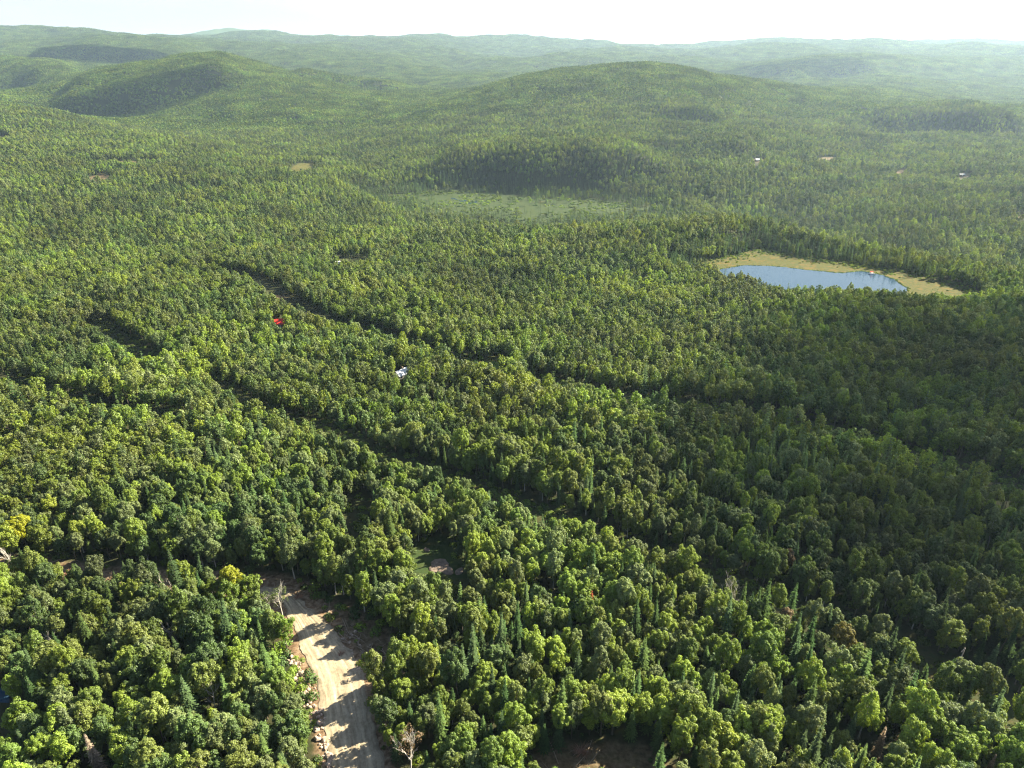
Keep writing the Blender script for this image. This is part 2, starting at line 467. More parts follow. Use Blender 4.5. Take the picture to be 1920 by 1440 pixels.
clear = [  # openings: polygon on the ground
    smooth_poly([hit(a, b) for a, b in ((770, 1045), (800, 1015), (835, 1010), (850, 1040), (862, 1058), (880, 1078), (845, 1088), (800, 1080), (775, 1066))], 3, True),
    smooth_poly([hit(a, b) for a, b in ((990, 1440), (1020, 1418), (1070, 1400), (1120, 1392), (1190, 1396), (1240, 1420), (1260, 1460), (1120, 1500), (1000, 1480))], 3, True),
    smooth_poly([hit(a, b) for a, b in ((540, 322), (560, 308), (585, 305), (590, 312), (565, 328))], 3, True),
    smooth_poly([hit(a, b) for a, b in ((845, 690), (880, 678), (940, 672), (950, 684), (900, 700))], 3, True),
    smooth_poly([hit(a, b) for a, b in ((617, 492), (640, 484), (690, 484), (680, 496))], 3, True),
    smooth_poly([hit(a, b) for a, b in ((488, 602), (500, 585), (530, 590), (552, 612), (520, 620))], 3, True),
    smooth_poly([hit(a, b) for a, b in ((700, 705), (712, 686), (745, 690), (790, 692), (785, 712), (745, 722))], 3, True),
    smooth_poly([hit(a, b) for a, b in ((-30, 268), (-20, 256), (14, 257), (14, 264))], 3, True),
    smooth_poly([hit(a, b) for a, b in ((640, 962), (652, 935), (690, 930), (700, 975), (680, 1010), (655, 1015))], 3, True),
    smooth_poly([hit(a, b) for a, b in ((-60, 1290), (12, 1295), (14, 1335), (0, 1372), (-60, 1380))], 3, True),
    smooth_poly([hit(a, b) for a, b in ((985, 1112), (1010, 1104), (1050, 1110), (1040, 1126), (1000, 1128))], 3, True),
]
verge = smooth_poly([hit(a, b) for a, b in ((545, 1130), (580, 1116), (640, 1128), (700, 1160), (740, 1195), (768, 1235), (755, 1268), (715, 1288), (685, 1280), (650, 1240), (600, 1180))], 3, True)
small_open = [smooth_poly([hit(a, b) for a, b in P], 3, True) for P in (
    ((1530, 302), (1545, 296), (1570, 296), (1575, 301), (1550, 304)), ((1680, 326), (1692, 318), (1700, 322), (1688, 330)),
    ((1795, 332), (1806, 326), (1822, 328), (1812, 334)), ((1410, 302), (1420, 298), (1436, 300), (1424, 304)),
    ((1890, 408), (1905, 402), (1935, 404), (1925, 412)), ((505, 562), (515, 555), (530, 556), (522, 564)), ((200, 306), (230, 302), (300, 303), (290, 308)),
    ((160, 336), (180, 328), (210, 332), (205, 340), (175, 342)))]
rp = lane([(548, 1235), (560, 1262), (572, 1292), (583, 1320), (594, 1350), (603, 1380), (610, 1415), (616, 1450)])
lane_f = lane([(180, 612), (215, 640), (250, 660), (290, 690)])
HOUSES = [hit(524, 601, 4), hit(752, 694, 4), hit(634, 492, 2), hit(1420, 298, 4), hit(1804, 326, 4)]
def toward(X, Y, polys, hgt):
    """open ground also in front of each opening, so that it can be seen over the trees"""
    m = np.zeros(X.shape, bool)
    for c in polys:
        cx_, cy_ = c.mean(0); D = math.hypot(cx_, cy_)
        t_ = (CAMZ - float(height(cx_, cy_))) / D
        Lk = hgt / t_; R_ = np.abs(c - c.mean(0)).max() * 1.5 + Lk + 4
        k = np.where(np.hypot(X - cx_, Y - cy_) < R_)[0]
        if not len(k): continue
        d = np.hypot(X[k], Y[k]); hitk = np.zeros(len(k), bool)
        for q_ in np.arange(0, Lk + .1, 2.5):
            hitk |= poly_dist(X[k] * (1 + q_ / d), Y[k] * (1 + q_ / d), c, True) < .5
        m[k] |= hitk
    return m
def treeless(X, Y):
    """True where no tree stands"""
    m = poly_dist(X, Y, road_c, False) < 6.4
    m |= poly_dist(X, Y, strip, False) < 5.5
    m |= poly_dist(X, Y, lane_a, False) < 5.6
    m |= poly_dist(X, Y, lane_a[26:60], False) < 7.4
    m |= poly_dist(X, Y, lane_b, False) < 12.0
    m |= poly_dist(X, Y, lane_c, False) < 8
    m |= poly_dist(X, Y, lane_d, False) < 10.5
    m |= poly_dist(X, Y, verge, True) < 0
    m |= (poly_dist(X, Y, rim, True) + fbm(X / 9, Y / 9, 3, 29) * 5 < 1.0)
    dm_ = poly_dist(X, Y, marsh, True) + fbm(X / 25, Y / 25, 3, 23) * 50
    m |= rng.random(X.shape) < np.interp(dm_, [-70, -35, 0, 25], [.985, .93, .72, 0])
    m |= poly_dist(X, Y, rp, False) < 2.9
    m |= poly_dist(X, Y, lane_f, False) < 9
    m |= toward(X, Y, clear[:1], 11.0)
    m |= toward(X, Y, clear[8:9], 8.0)
    m |= toward(X, Y, clear[2:5] + clear[9:], 6.5)
    m |= toward(X, Y, clear[1:2] + clear[7:8], 3)
    m |= toward(X, Y, small_open, 4.0)
    m |= toward(X, Y, [np.array([(a - 3.4, b - 3), (a + 3.4, b - 3), (a + 3.4, b + 3), (a - 3.4, b + 3)]) for a, b in HOUSES], 13)
    # natural gaps and wet pockets
    m |= (fbm(X / 17, Y / 17, 3, 91) > .7)
    return m

# ---- terrain mesh with a painted cover map (what grows or lies there)
V = np.c_[GX.ravel(), GY.ravel(), Z.ravel()]
ii = np.arange(NS * NL).reshape(NL, NS)
F = np.c_[ii[:-1, :-1].ravel(), ii[:-1, 1:].ravel(), ii[1:, 1:].ravel(), ii[1:, :-1].ravel()]
cov = np.zeros((NL, NS, 4), np.float32); cov[..., 3] = 1        # R soil/sand, G meadow grass, B canopy green (far away)
near = GY < 420
nx, ny = GX[near], GY[near]
soil = 1 - sstep(poly_dist(nx, ny, road_c, False) + fbm(nx / 2.2, ny / 2.2, 3, 4) * 1.6, 6.2, 8.5)
soil = np.maximum(soil, .75 * (1 - sstep(poly_dist(nx, ny, strip, False) + fbm(nx / 3, ny / 3, 3, 4) * 2, 3.0, 6)))
soil = np.maximum(soil, .62 * (1 - sstep(poly_dist(nx, ny, verge, True) + fbm(nx / 2, ny / 2, 3, 15) * 2, -1, 2)))
soil = np.maximum(soil, .55 * (1 - sstep(poly_dist(nx, ny, clear[1], True) + fbm(nx / 3, ny / 3, 3, 14) * 2, -1, 2)))
cov[near, 0] = soil
g0 = 1 - sstep(poly_dist(nx, ny, clear[0], True), -1, 4); gr = g0.copy()
gr = np.maximum(gr, .25 * (1 - sstep(poly_dist(nx, ny, lane_a, False), 3, 7)))
cov[near, 1] = np.maximum(0, gr - g0) * (1 - soil); cov[near, 3] = 1 - g0
for c in clear[2:4] + clear[7:8] + small_open:
    x0, y0 = c.min(0) - 8; x1, y1 = c.max(0) + 8
    m = (GX > x0) & (GX < x1) & (GY > y0) & (GY < y1)
    w = 1 - sstep(poly_dist(GX[m], GY[m], c, True), 0, 6)
    w = w * (1 if c is clear[2] or c is clear[3] else .55)
    is_grass = c is clear[2] or c is clear[3]
    cov[m, 1 if is_grass else 0] = np.maximum(cov[m, 1 if is_grass else 0], w)
for c in (rim, marsh):
    x0, y0 = c.min(0) - 30; x1, y1 = c.max(0) + 30
    m = (GX > x0) & (GX < x1) & (GY > y0) & (GY < y1)
    dd_ = poly_dist(GX[m], GY[m], c, True) + fbm(GX[m] / 14, GY[m] / 14, 3, 27) * 8
    wgt = 1 - sstep(dd_, 0, 14)
    if c is rim: cov[m, 1] = np.maximum(cov[m, 1], wgt)
    else: cov[m, 3] = 1 - wgt
cov[..., 2] = sstep(GY, 7500, 9500)
gm, t = new_mat('forest_floor'); L = t.links.new
out = N(t, 'ShaderNodeOutputMaterial'); bs = N(t, 'ShaderNodeBsdfPrincipled', Roughness=.95)
bs.inputs['Specular IOR Level'].default_value = .1
at = N(t, 'ShaderNodeVertexColor'); at.layer_name = 'cover'
sep = N(t, 'ShaderNodeSeparateColor'); L(at.outputs['Color'], sep.inputs['Color'])
pos = N(t, 'ShaderNodeNewGeometry').outputs['Position']
def ramp(scale, cols, detail=6, stretch=None):
    nz = N(t, 'ShaderNodeTexNoise', Scale=scale, Detail=detail, Roughness=.62)
    src = pos
    if stretch:
        mp = N(t, 'ShaderNodeMapping'); mp.inputs['Scale'].default_value = stretch; L(pos, mp.inputs['Vector']); src = mp.outputs['Vector']
    L(src, nz.inputs['Vector'])
    cr = N(t, 'ShaderNodeValToRGB')
    e = cr.color_ramp.elements
    while len(e) < len(cols): e.new(.5)
    for i, c in enumerate(cols):
        e[i].position = .32 + .36 * i / (len(cols) - 1); e[i].color = (*c, 1)
    L(nz.outputs['Fac'], cr.inputs['Fac'])
    return cr.outputs['Color'], nz.outputs['Fac']
def mixc(f, a, b):
    m = N(t, 'ShaderNodeMix'); m.data_type = 'RGBA'
    L(f, m.inputs['Factor']); L(a, m.inputs['A']); L(b, m.inputs['B'])
    return m.outputs['Result']
c_floor, f_floor = ramp(.35, [(.016, .026, .01), (.034, .034, .016), (.028, .046, .014)])
c_soil, _ = ramp(.9, [(.06, .035, .02), (.15, .1, .06), (.25, .19, .13)])
c_grass, _ = ramp(.13, [(.02, .034, .01), (.078, .068, .014), (.036, .05, .013), (.1, .07, .018), (.06, .064, .015)], 10, (1, 2.0, 1))
c_marsh, _ = ramp(.05, [(.016, .03, .01), (.04, .055, .016), (.024, .042, .013), (.055, .055, .02)], 9, (1, 1.8, 1))
c_can, f_can = ramp(.012, [(.03, .06, .02), (.055, .09, .028), (.04, .07, .025)], 10)
cc = mixc(sep.outputs['Green'], c_floor, c_grass)
cc = mixc(sep.outputs['Red'], cc, c_soil)
cc = mixc(sep.outputs['Blue'], cc, c_can)
am = t.nodes.new('ShaderNodeMath'); am.operation = 'SUBTRACT'; am.inputs[0].default_value = 1; L(at.outputs['Alpha'], am.inputs[1])
cc = mixc(am.outputs[0], cc, c_marsh)
L(cc, bs.inputs['Base Color'])
bp = N(t, 'ShaderNodeBump', Strength=.5, Distance=.4); L(f_floor, bp.inputs['Height']); L(bp.outputs['Normal'], bs.inputs['Normal'])
L(bs.outputs[0], out.inputs['Surface'])
me = mesh_np('ground', V, F, [gm], smooth=True)
ca = me.color_attributes.new('cover', 'FLOAT_COLOR', 'POINT')
ca.data.foreach_set('color', cov.reshape(-1, 4).ravel())
ground = link('ground', me); tag(ground, kind='structure')

# ------------------------------------------------------------------ pond, marsh creek
def poly_sheet(name, P, z, mat):
    me = bpy.data.meshes.new(name)
    me.from_pydata([(float(a), float(b), z) for a, b in P], [], [tuple(range(len(P)))])
    me.materials.append(mat); me.update()
    return link(name, me)
wm, t = new_mat('pond_water'); L = t.links.new
out = N(t, 'ShaderNodeOutputMaterial'); b = N(t, 'ShaderNodeBsdfPrincipled', Roughness=.1, Base_Color=(.02, .045, .075, 1), IOR=1.33)
nzw = N(t, 'ShaderNodeTexNoise', Scale=1.4, Detail=3.0)
mpw = N(t, 'ShaderNodeMapping'); mpw.inputs['Scale'].default_value = (.5, 1.6, 1)
L(N(t, 'ShaderNodeNewGeometry').outputs['Position'], mpw.inputs['Vector']); L(mpw.outputs['Vector'], nzw.inputs['Vector'])
bpw = N(t, 'ShaderNodeBump', Strength=.35, Distance=.08); L(nzw.outputs['Fac'], bpw.inputs['Height']); L(bpw.outputs['Normal'], b.inputs['Normal'])
L(b.outputs[0], out.inputs['Surface'])
if (pond[:, 0] * np.roll(pond[:, 1], -1) - np.roll(pond[:, 0], -1) * pond[:, 1]).sum() < 0: pond = pond[::-1]
w = poly_sheet('pond_water', pond, CAMZ - HP + .12, wm); tag(w, kind='structure')
#cr
pool = clear[9]
pool_z = min(float(height(a, b_)) for a, b_ in pool) + .3
if (pool[:, 0] * np.roll(pool[:, 1], -1) - np.roll(pool[:, 0], -1) * pool[:, 1]).sum() < 0: pool = pool[::-1]
w = poly_sheet('pool_water', pool, pool_z, wm); tag(w, kind='structure')
cr_pts = [(846, 372), (862, 376), (874, 377), (880, 381), (895, 379)]
cl_ = smooth_poly([on_level(a, b_, HM) for a, b_ in cr_pts], 4)
CW = [(x, y + 4 * math.sin(i * .9)) for i, (x, y) in enumerate(cl_)]
CW = [(x - 1, y + 5) for x, y in CW] + [(x + 1, y - 5) for x, y in CW[::-1]]
if sum(a[0] * b_[1] - b_[0] * a[1] for a, b_ in zip(CW, CW[1:] + CW[:1])) < 0: CW = CW[::-1]
w = poly_sheet('creek_water', CW, CAMZ - HM + .15, wm); tag(w, kind='structure')

# ------------------------------------------------------------------ dirt road: a draped strip with wheel tracks
rm, t = new_mat('sandy_dirt_road'); L = t.links.new
out = N(t, 'ShaderNodeOutputMaterial'); b = N(t, 'ShaderNodeBsdfPrincipled', Roughness=.95); b.inputs['Specular IOR Level'].default_value = .15
uv = N(t, 'ShaderNodeUVMap'); uv.uv_map = 'UVMap'
mp = N(t, 'ShaderNodeMapping'); mp.inputs['Scale'].default_value = (14, .16, 1); L(uv.outputs['UV'], mp.inputs['Vector'])
n1 = N(t, 'ShaderNodeTexNoise', Scale=1.0, Detail=5.0, Roughness=.6); L(mp.outputs['Vector'], n1.inputs['Vector'])
n2 = N(t, 'ShaderNodeTexNoise', Scale=1.3, Detail=8.0, Roughness=.7); L(N(t, 'ShaderNodeNewGeometry').outputs['Position'], n2.inputs['Vector'])
ad = t.nodes.new('ShaderNodeMath'); ad.operation = 'MULTIPLY_ADD'; ad.inputs[1].default_value = .6
L(n1.outputs['Fac'], ad.inputs[0])
m4 = t.nodes.new('ShaderNodeMath'); m4.operation = 'MULTIPLY'; m4.inputs[1].default_value = .4; L(n2.outputs['Fac'], m4.inputs[0]); L(m4.outputs[0], ad.inputs[2])
cr = N(t, 'ShaderNodeValToRGB'); e = cr.color_ramp.elements
e[0].position = .36; e[0].color = (.15, .122, .084, 1); e[1].position = .64; e[1].color = (.34, .29, .21, 1)
L(ad.outputs[0], cr.inputs['Fac'])
wv = N(t, 'ShaderNodeVertexColor'); wv.layer_name = 'wear'
wm_ = N(t, 'ShaderNodeMix'); wm_.data_type = 'RGBA'; wm_.blend_type = 'MULTIPLY'; wm_.inputs['Factor'].default_value = 1
L(cr.outputs['Color'], wm_.inputs['A']); L(wv.outputs['Color'], wm_.inputs['B']); L(wm_.outputs['Result'], b.inputs['Base Color'])
bp = N(t, 'ShaderNodeBump', Strength=.6, Distance=.15); L(ad.outputs[0], bp.inputs['Height']); L(bp.outputs['Normal'], b.inputs['Normal'])
L(b.outputs[0], out.inputs['Surface'])
rc = smooth_poly(road_c, 3)
rw = np.interp(np.linspace(0, 1, len(rc)), np.linspace(0, 1, len(road_w)), road_w)
tan = np.gradient(rc, axis=0); tan /= np.linalg.norm(tan, axis=1)[:, None]
nor = np.c_[-tan[:, 1], tan[:, 0]]
dist = np.r_[0, np.cumsum(np.linalg.norm(np.diff(rc, axis=0), axis=1))]
NW = 41
rows = []
for j in range(NW):
    u = j / (NW - 1) * 2 - 1
    edge = fbm(dist / 2.5, np.full(len(dist), 3.0 + 9 * (j > 20)), 3, 3) * .8 * (abs(u) ** 3)
    p = rc + nor * ((rw * u)[:, None] + (edge * np.sign(u))[:, None])
    rut = -.09 * (math.exp(-((abs(u + .08) - .36) / .07) ** 2)) - .05 * (math.exp(-((abs(u - .1) - .55) / .06) ** 2)) - .1 * abs(u) ** 4 + .05 * fbm(dist / 3, dist * 0 + j * .4, 3, 61)
    rows.append(np.c_[p, height(p[:, 0], p[:, 1]) + .22 + rut])
rows = np.array(rows)
V = rows.transpose(1, 0, 2).reshape(-1, 3)
ii = np.arange(len(V)).reshape(len(rc), NW)
F = np.c_[ii[:-1, :-1].ravel(), ii[:-1, 1:].ravel(), ii[1:, 1:].ravel(), ii[1:, :-1].ravel()]
me = mesh_np('dirt_road', V, F, [rm], True)
uvl = me.uv_layers.new(name='UVMap')
UV = np.c_[np.tile(np.linspace(0, 1, NW), len(rc)), np.repeat(dist, NW)]
uvl.data.foreach_set('uv', UV[F.ravel()].astype(np.float32).ravel())
uu = np.tile(np.linspace(-1, 1, NW), len(rc)); dd = np.repeat(dist, NW); wob_ = .05 * fbm(dd / 9, dd * 0, 2, 77)
wr = 1 + .22 * np.exp(-((np.abs(uu + .08 + wob_) - .36) / .07) ** 2) + .12 * np.exp(-((np.abs(uu - .1 + wob_) - .55) / .06) ** 2) - .12 * np.exp(-((uu + .08) / .12) ** 2)
patch = fbm(dd / 4, uu * 3, 4, 78); wr = wr * (1 + .28 * patch) * (1 - .35 * sstep(np.abs(uu) + .25 * fbm(dd / 2, uu * 2, 3, 79), .8, 1.05))
col_ = np.c_[wr, wr * .985, wr * .96, np.ones(len(wr))].astype(np.float32)
ca = me.color_attributes.new('wear', 'FLOAT_COLOR', 'POINT'); ca.data.foreach_set('color', col_.ravel())
tag(link('dirt_road', me), kind='structure')

# ------------------------------------------------------------------ tree builders
M_bark = rough_mat('grey_brown_bark', (.07, .055, .04), (.16, .135, .11), 3, coord='Object', stretch=(4, 4, 1))
M_birch = rough_mat('pale_birch_bark', (.25, .22, .19), (.6, .57, .52), 2.5, coord='Object', stretch=(1, 1, 5))
M_dead = rough_mat('bleached_dead_wood', (.32, .29, .26), (.6, .56, .5), 3, coord='Object', stretch=(4, 4, 1))
M_brush = rough_mat('brown_dry_brush', (.08, .05, .03), (.2, .13, .09), 3)
TINT = [('yellow green', foliage('leaf_yellow_green', (.165, .215, .025), .36)),
        ('fresh green', foliage('leaf_fresh_green', (.155, .218, .028), .38)),
        ('mid green', foliage('leaf_mid_green', (.118, .176, .03), .35)),
        ('dark green', foliage('leaf_dark_green', (.07, .114, .03), .3)),
        ('grey green', foliage('leaf_grey_green', (.13, .168, .06), .33)),
        ('olive green', foliage('leaf_olive_green', (.13, .165, .035), .33))]
CT = [('dark green', foliage('needle_dark_green', (.045, .08, .028), .1, .3)),
      ('mid green', foliage('needle_mid_green', (.07, .11, .034), .12, .3)),
      ('bluish green', foliage('needle_bluish_green', (.055, .086, .036), .1, .3))]
M_gold = foliage('leaf_golden_yellow', (.27, .29, .015), .35, .1, .005)
M_rust = foliage('needle_rust_red', (.20, .055, .025), .1, .1, .005)
M_brownleaf = foliage('leaf_dry_brown', (.16, .11, .055), .2, .1, .005)

def leaf_quads(c, nrm, size, r, asp=.62):
    """rhombic leaf sprays at c facing nrm"""
    n = len(c)
    nrm = nrm + r.normal(0, .45, (n, 3))
    nrm /= np.linalg.norm(nrm, axis=1)[:, None] + 1e-9
    a = np.cross(nrm, r.normal(0, 1, (n, 3))); a /= np.linalg.norm(a, axis=1)[:, None] + 1e-9
    b = np.cross(nrm, a)
    s = (size * r.uniform(.6, 1.35, n))[:, None]
    v = np.stack([c - a * s, c - b * s * asp + nrm * s * .12, c + a * s, c + b * s * asp + nrm * s * .12], 1)
    return v.reshape(-1, 3)
def quads_mesh(name, V, mat):
    F = np.arange(len(V)).reshape(-1, 4)
    return mesh_np(name, V, F, [mat])
def sphere_pts(n, r, up_bias=0.0):
    d = r.normal(0, 1, (n, 3)); d[:, 2] += up_bias
    d /= np.linalg.norm(d, axis=1)[:, None]
    return d
def broadleaf(seed, H, Rc, base, lobes, leaves, size, shape='round', lr=(.42, .85)):
    """lobed crown: branch clusters spread through an uneven envelope; returns (crown quads, lobe centres)"""
    r = np.random.default_rng(seed)
    cen, rad = [], []
    zc = H * (base + 1) / 2; hz = H * (1 - base) / 2
    k = 0
    ph = r.uniform(0, 6.28, 4)
    while len(cen) < lobes and k < 4000:
        k += 1
        d = sphere_pts(1, r, .35)[0]
        q = r.uniform(.35, 1) ** .5
        th = math.atan2(d[1], d[0])
        wob = 1 + .24 * math.sin(2 * th + ph[0] + d[2]) + .17 * math.sin(3 * th + ph[1] + 3 * d[2])
        prof = 1.0
        if shape == 'oval' and d[2] > 0: prof = 1 - .35 * d[2]
        if shape == 'broad' and d[2] < 0: prof = 1 + .35 * d[2]
        p = np.array([d[0] * Rc * wob * prof, d[1] * Rc * wob * prof, d[2] * hz * .9]) * q
        if shape == 'spread': p[2] += .9 * math.sin(2.2 * p[0] + ph[2]) * math.cos(1.9 * p[1] + ph[3])
        rr = r.uniform(*lr)
        if all(np.linalg.norm(p - c) > .55 * (rr + s) for c, s in zip(cen, rad)):
            cen.append(p); rad.append(rr)
    cen = np.array(cen); rad = np.array(rad)
    out = []
    for c, rr in zip(cen, rad):
        d = sphere_pts(leaves, r, .45)
        rel = c / np.array([Rc, Rc, hz])
        d = d + rel * .5; d /= np.linalg.norm(d, axis=1)[:, None]
        rq = rr * r.uniform(.6, 1.2, leaves)[:, None]
        pts = c + d * rq * np.array([1, 1, 1.3])
        out.append(leaf_quads(pts, d + np.array([0, 0, .35]), size, r))
    Vq = np.concatenate(out); Vq[:, 2] += zc
    cen = cen + np.array([0, 0, zc])
    return Vq, cen
def trunk_mesh(name, seed, H, base, cen, mat, r0=.17, limbs=9, n=6):
    r = random.Random(seed)
    mb = MB()
    lean = (r.uniform(-.4, .4), r.uniform(-.4, .4))
    def at_(f): return (lean[0] * f * f, lean[1] * f * f, H * .9 * f)
    fs = [0, .06, .25, .5, .75, 1]
    mb.tube([(0, 0, -.8)] + [at_(f) for f in fs[1:]], [r0 * 1.5, r0 * 1.1, r0 * .9, r0 * .65, r0 * .4, r0 * .12], n)
    order = sorted(range(len(cen)), key=lambda i: r.random())[:limbs]
    for i in order:
        c = cen[i]
        f = max(base * .8, min(.85, (c[2] - 1.6) / (H * .9)))
        p0 = Vector(at_(f)); p1 = Vector(tuple(c)); mid = p0.lerp(p1, .5) + Vector((0, 0, -.25))
        mb.tube([p0, mid, p1], [r0 * .4, r0 * .26, r0 * .1], 4, cap=False)
    return mb.mesh(name, [mat], True)
def conifer(seed, H, Rb, whorls, per, size, droop=.35):
    """narrow spire: whorls of drooping, needle-covered branches"""
    r = np.random.default_rng(seed)
    out = []
    z0 = H * .08
    for i in range(whorls):
        f = (i + r.uniform(-.2, .2)) / whorls
        z = z0 + (H - z0) * f
        Rz = Rb * (1 - f) ** .85 * r.uniform(.62, 1.2) + .12
        m = max(4, int(per * (1 - .55 * f)))
        th0 = r.uniform(0, 6.28)
        for k in range(m):
            th = th0 + 6.283 * k / m + r.uniform(-.25, .25)
            ln = Rz * r.uniform(.75, 1.15)
            dx = np.array([math.cos(th), math.sin(th), 0]); sd_ = np.array([-math.sin(th), math.cos(th), 0])
            st = max(2, int(ln / (size * .9)))
            for j in range(st):
                a = (j + .4) / st
                c = dx * ln * a + np.array([0, 0, z - droop * ln * a * a + .1 * r.uniform(-1, 1)])
                w = size * (1.15 - .6 * a) * r.uniform(.8, 1.2)
                l_ = ln / st * .75
                tip = np.array([0, 0, -droop * l_ * .9])
                up_ = np.array([0, 0, .18 * w])
                out += [c - dx * l_ - sd_ * w * .15, c - sd_ * w + tip * .4, c + dx * l_ * 1.2 + tip, c + sd_ * w + tip * .4 + up_]
    # leader
    for k in range(6):
        th = k * 1.05; dx = np.array([math.cos(th), math.sin(th), 0]) * .12
        out += [np.array([0, 0, H - .7]) - dx, np.array([0, 0, H - .8]), np.array([0, 0, H - .7]) + dx, np.array([0, 0, H + .35])]
    return np.array(out)
def bare_tree(name, seed, H, mat, spread=.6, levels=3, r0=.16):
    r = random.Random(seed); mb = MB()
    def grow(p, d, ln, rad, lv):
        q = p + d * ln * .5 + Vector((r.uniform(-.1, .1), r.uniform(-.1, .1), .02)) * ln
        e = p + d * ln
        mb.tube([p, q, e], [rad, rad * .8, rad * .55], 5 if lv == 0 else 4, cap=False)
        if lv >= levels: return
        for k in range(4 if lv else 7):
            f = r.uniform(.35, 1) if lv else r.uniform(.3, 1)
            nd = (d + Vector((r.uniform(-1, 1), r.uniform(-1, 1), r.uniform(-.1, .6))) * spread * 1.4).normalized()
            grow(p + d * ln * f, nd, ln * r.uniform(.35, .55), rad * .5 * (1.2 - f * .5), lv + 1)
    grow(Vector((0, 0, -.5)), Vector((r.uniform(-.06, .06), r.uniform(-.06, .06), 1)).normalized(), H * .75, r0, 0)
    return mb.mesh(name, [mat], True)

# near shapes (leaf sprays small), shared by single trees and the wood around them
SH = []      # (H, crown V, crown cen, base, radius, kind)
specs = [('round', 13.0, 2.5, .28, 60, 112), ('broad', 12.5, 3.0, .34, 68, 108), ('oval', 14.5, 2.1, .28, 54, 112), ('round', 10.5, 2.2, .2, 46, 108),
         ('oval', 12.0, 1.8, .22, 44, 108), ('broad', 15.0, 2.7, .38, 62, 108), ('round', 12.0, 2.3, .24, 54, 108), ('spread', 13.5, 2.9, .3, 50, 112), ('spread', 11.5, 2.4, .25, 44, 108)]
for i, (sh, H, Rc, base, lo, le) in enumerate(specs):
    Vq, cen = broadleaf(100 + i, H, Rc, base, lo, le, .21 if sh != 'oval' else .18, sh)
    SH.append((H, Vq, cen, base, Rc))
CSH = []
for i, (H, Rb, wh, per) in enumerate([(15, 2.3, 28, 12), (13, 1.9, 26, 11), (11, 1.8, 22, 10), (16, 1.9, 32, 11), (9, 1.5, 18, 10)]):
    CSH.append((H, conifer(300 + i, H, Rb, wh, per, .30)))
trunk_me = [trunk_mesh('trunk', 500 + i, s[0], s[3], s[2], M_birch if i in (2, 4) else M_bark, .2 if i in (1, 5) else .16) for i, s in enumerate(SH)]
ctrunk_me = []
for i, (H, _) in enumerate(CSH):
    mb = MB(); mb.tube([(0, 0, -.8), (0, 0, H * .5), (0, 0, H * .97)], [.16, .09, .02], 6)
    ctrunk_me.append(mb.mesh('trunk', [M_bark], True))
crown_me = {}
for i, s in enumerate(SH):
    for k, (nm, mat) in enumerate(TINT):
        crown_me[i, k] = quads_mesh('crown', s[1], mat)
ccrown_me = {}
for i, (H, Vq) in enumerate(CSH):
    for k, (nm, mat) in enumerate(CT):
        ccrown_me[i, k] = quads_mesh('crown', Vq, mat)

# ------------------------------------------------------------------ instancing of the uncountable wood
def inst_group(name, coll):
    g = bpy.data.node_groups.new(name, 'GeometryNodeTree')
    g.interface.new_socket('Geometry', in_out='INPUT', socket_type='NodeSocketGeometry')
    g.interface.new_socket('Geometry', in_out='OUTPUT', socket_type='NodeSocketGeometry')
    gi = g.nodes.new('NodeGroupInput'); go = g.nodes.new('NodeGroupOutput')
    ip = g.nodes.new('GeometryNodeInstanceOnPoints'); ci = g.nodes.new('GeometryNodeCollectionInfo')
    ci.inputs['Collection'].default_value = coll
    ci.inputs['Separate Children'].default_value = True; ci.inputs['Reset Children'].default_value = True
    ip.inputs['Pick Instance'].default_value = True
    def na(nm, ty):
        a = g.nodes.new('GeometryNodeInputNamedAttribute'); a.data_type = ty; a.inputs['Name'].default_value = nm
        return a.outputs['Attribute']
    g.links.new(gi.outputs[0], ip.inputs['Points']); g.links.new(ci.outputs[0], ip.inputs['Instance'])
    g.links.new(na('idx', 'INT'), ip.inputs['Instance Index'])
    g.links.new(na('rot', 'FLOAT_VECTOR'), ip.inputs['Rotation'])
    g.links.new(na('scl', 'FLOAT_VECTOR'), ip.inputs['Scale'])
    g.links.new(ip.outputs[0], go.inputs[0])
    return g
def scatter(name, P, idx, rot, scl, meshes, label, cat):
    coll = bpy.data.collections.new(name + '_kinds')
    for i, me in enumerate(meshes):
        o = bpy.data.objects.new('%s_kind_%03d' % (name, i), me); coll.objects.link(o)
    me = bpy.data.meshes.new(name)
    me.vertices.add(len(P)); me.vertices.foreach_set('co', np.asarray(P, np.float32).ravel())
    a = me.attributes.new('idx', 'INT', 'POINT'); a.data.foreach_set('value', np.asarray(idx, np.int32))
    a = me.attributes.new('rot', 'FLOAT_VECTOR', 'POINT'); a.data.foreach_set('vector', np.asarray(rot, np.float32).ravel())
    a = me.attributes.new('scl', 'FLOAT_VECTOR', 'POINT'); a.data.foreach_set('vector', np.asarray(scl, np.float32).ravel())
    me.update()
    o = link(name, me)
    md = o.modifiers.new('instances', 'NODES'); md.node_group = inst_group(name, coll)
    tag(o, label, cat, kind='stuff')
    return o
def grid_pts(x0, x1, y0, y1, sp, jit=.38):
    ny = int((y1 - y0) / (sp * .87)); nxx = int((x1 - x0) / sp)
    j, i = np.meshgrid(np.arange(ny), np.arange(nxx), indexing='ij')
    x = x0 + (i + .5 * (j % 2)) * sp + rng.uniform(-jit, jit, i.shape) * sp
    y = y0 + j * sp * .87 + rng.uniform(-jit, jit, i.shape) * sp
    return x.ravel(), y.ravel()
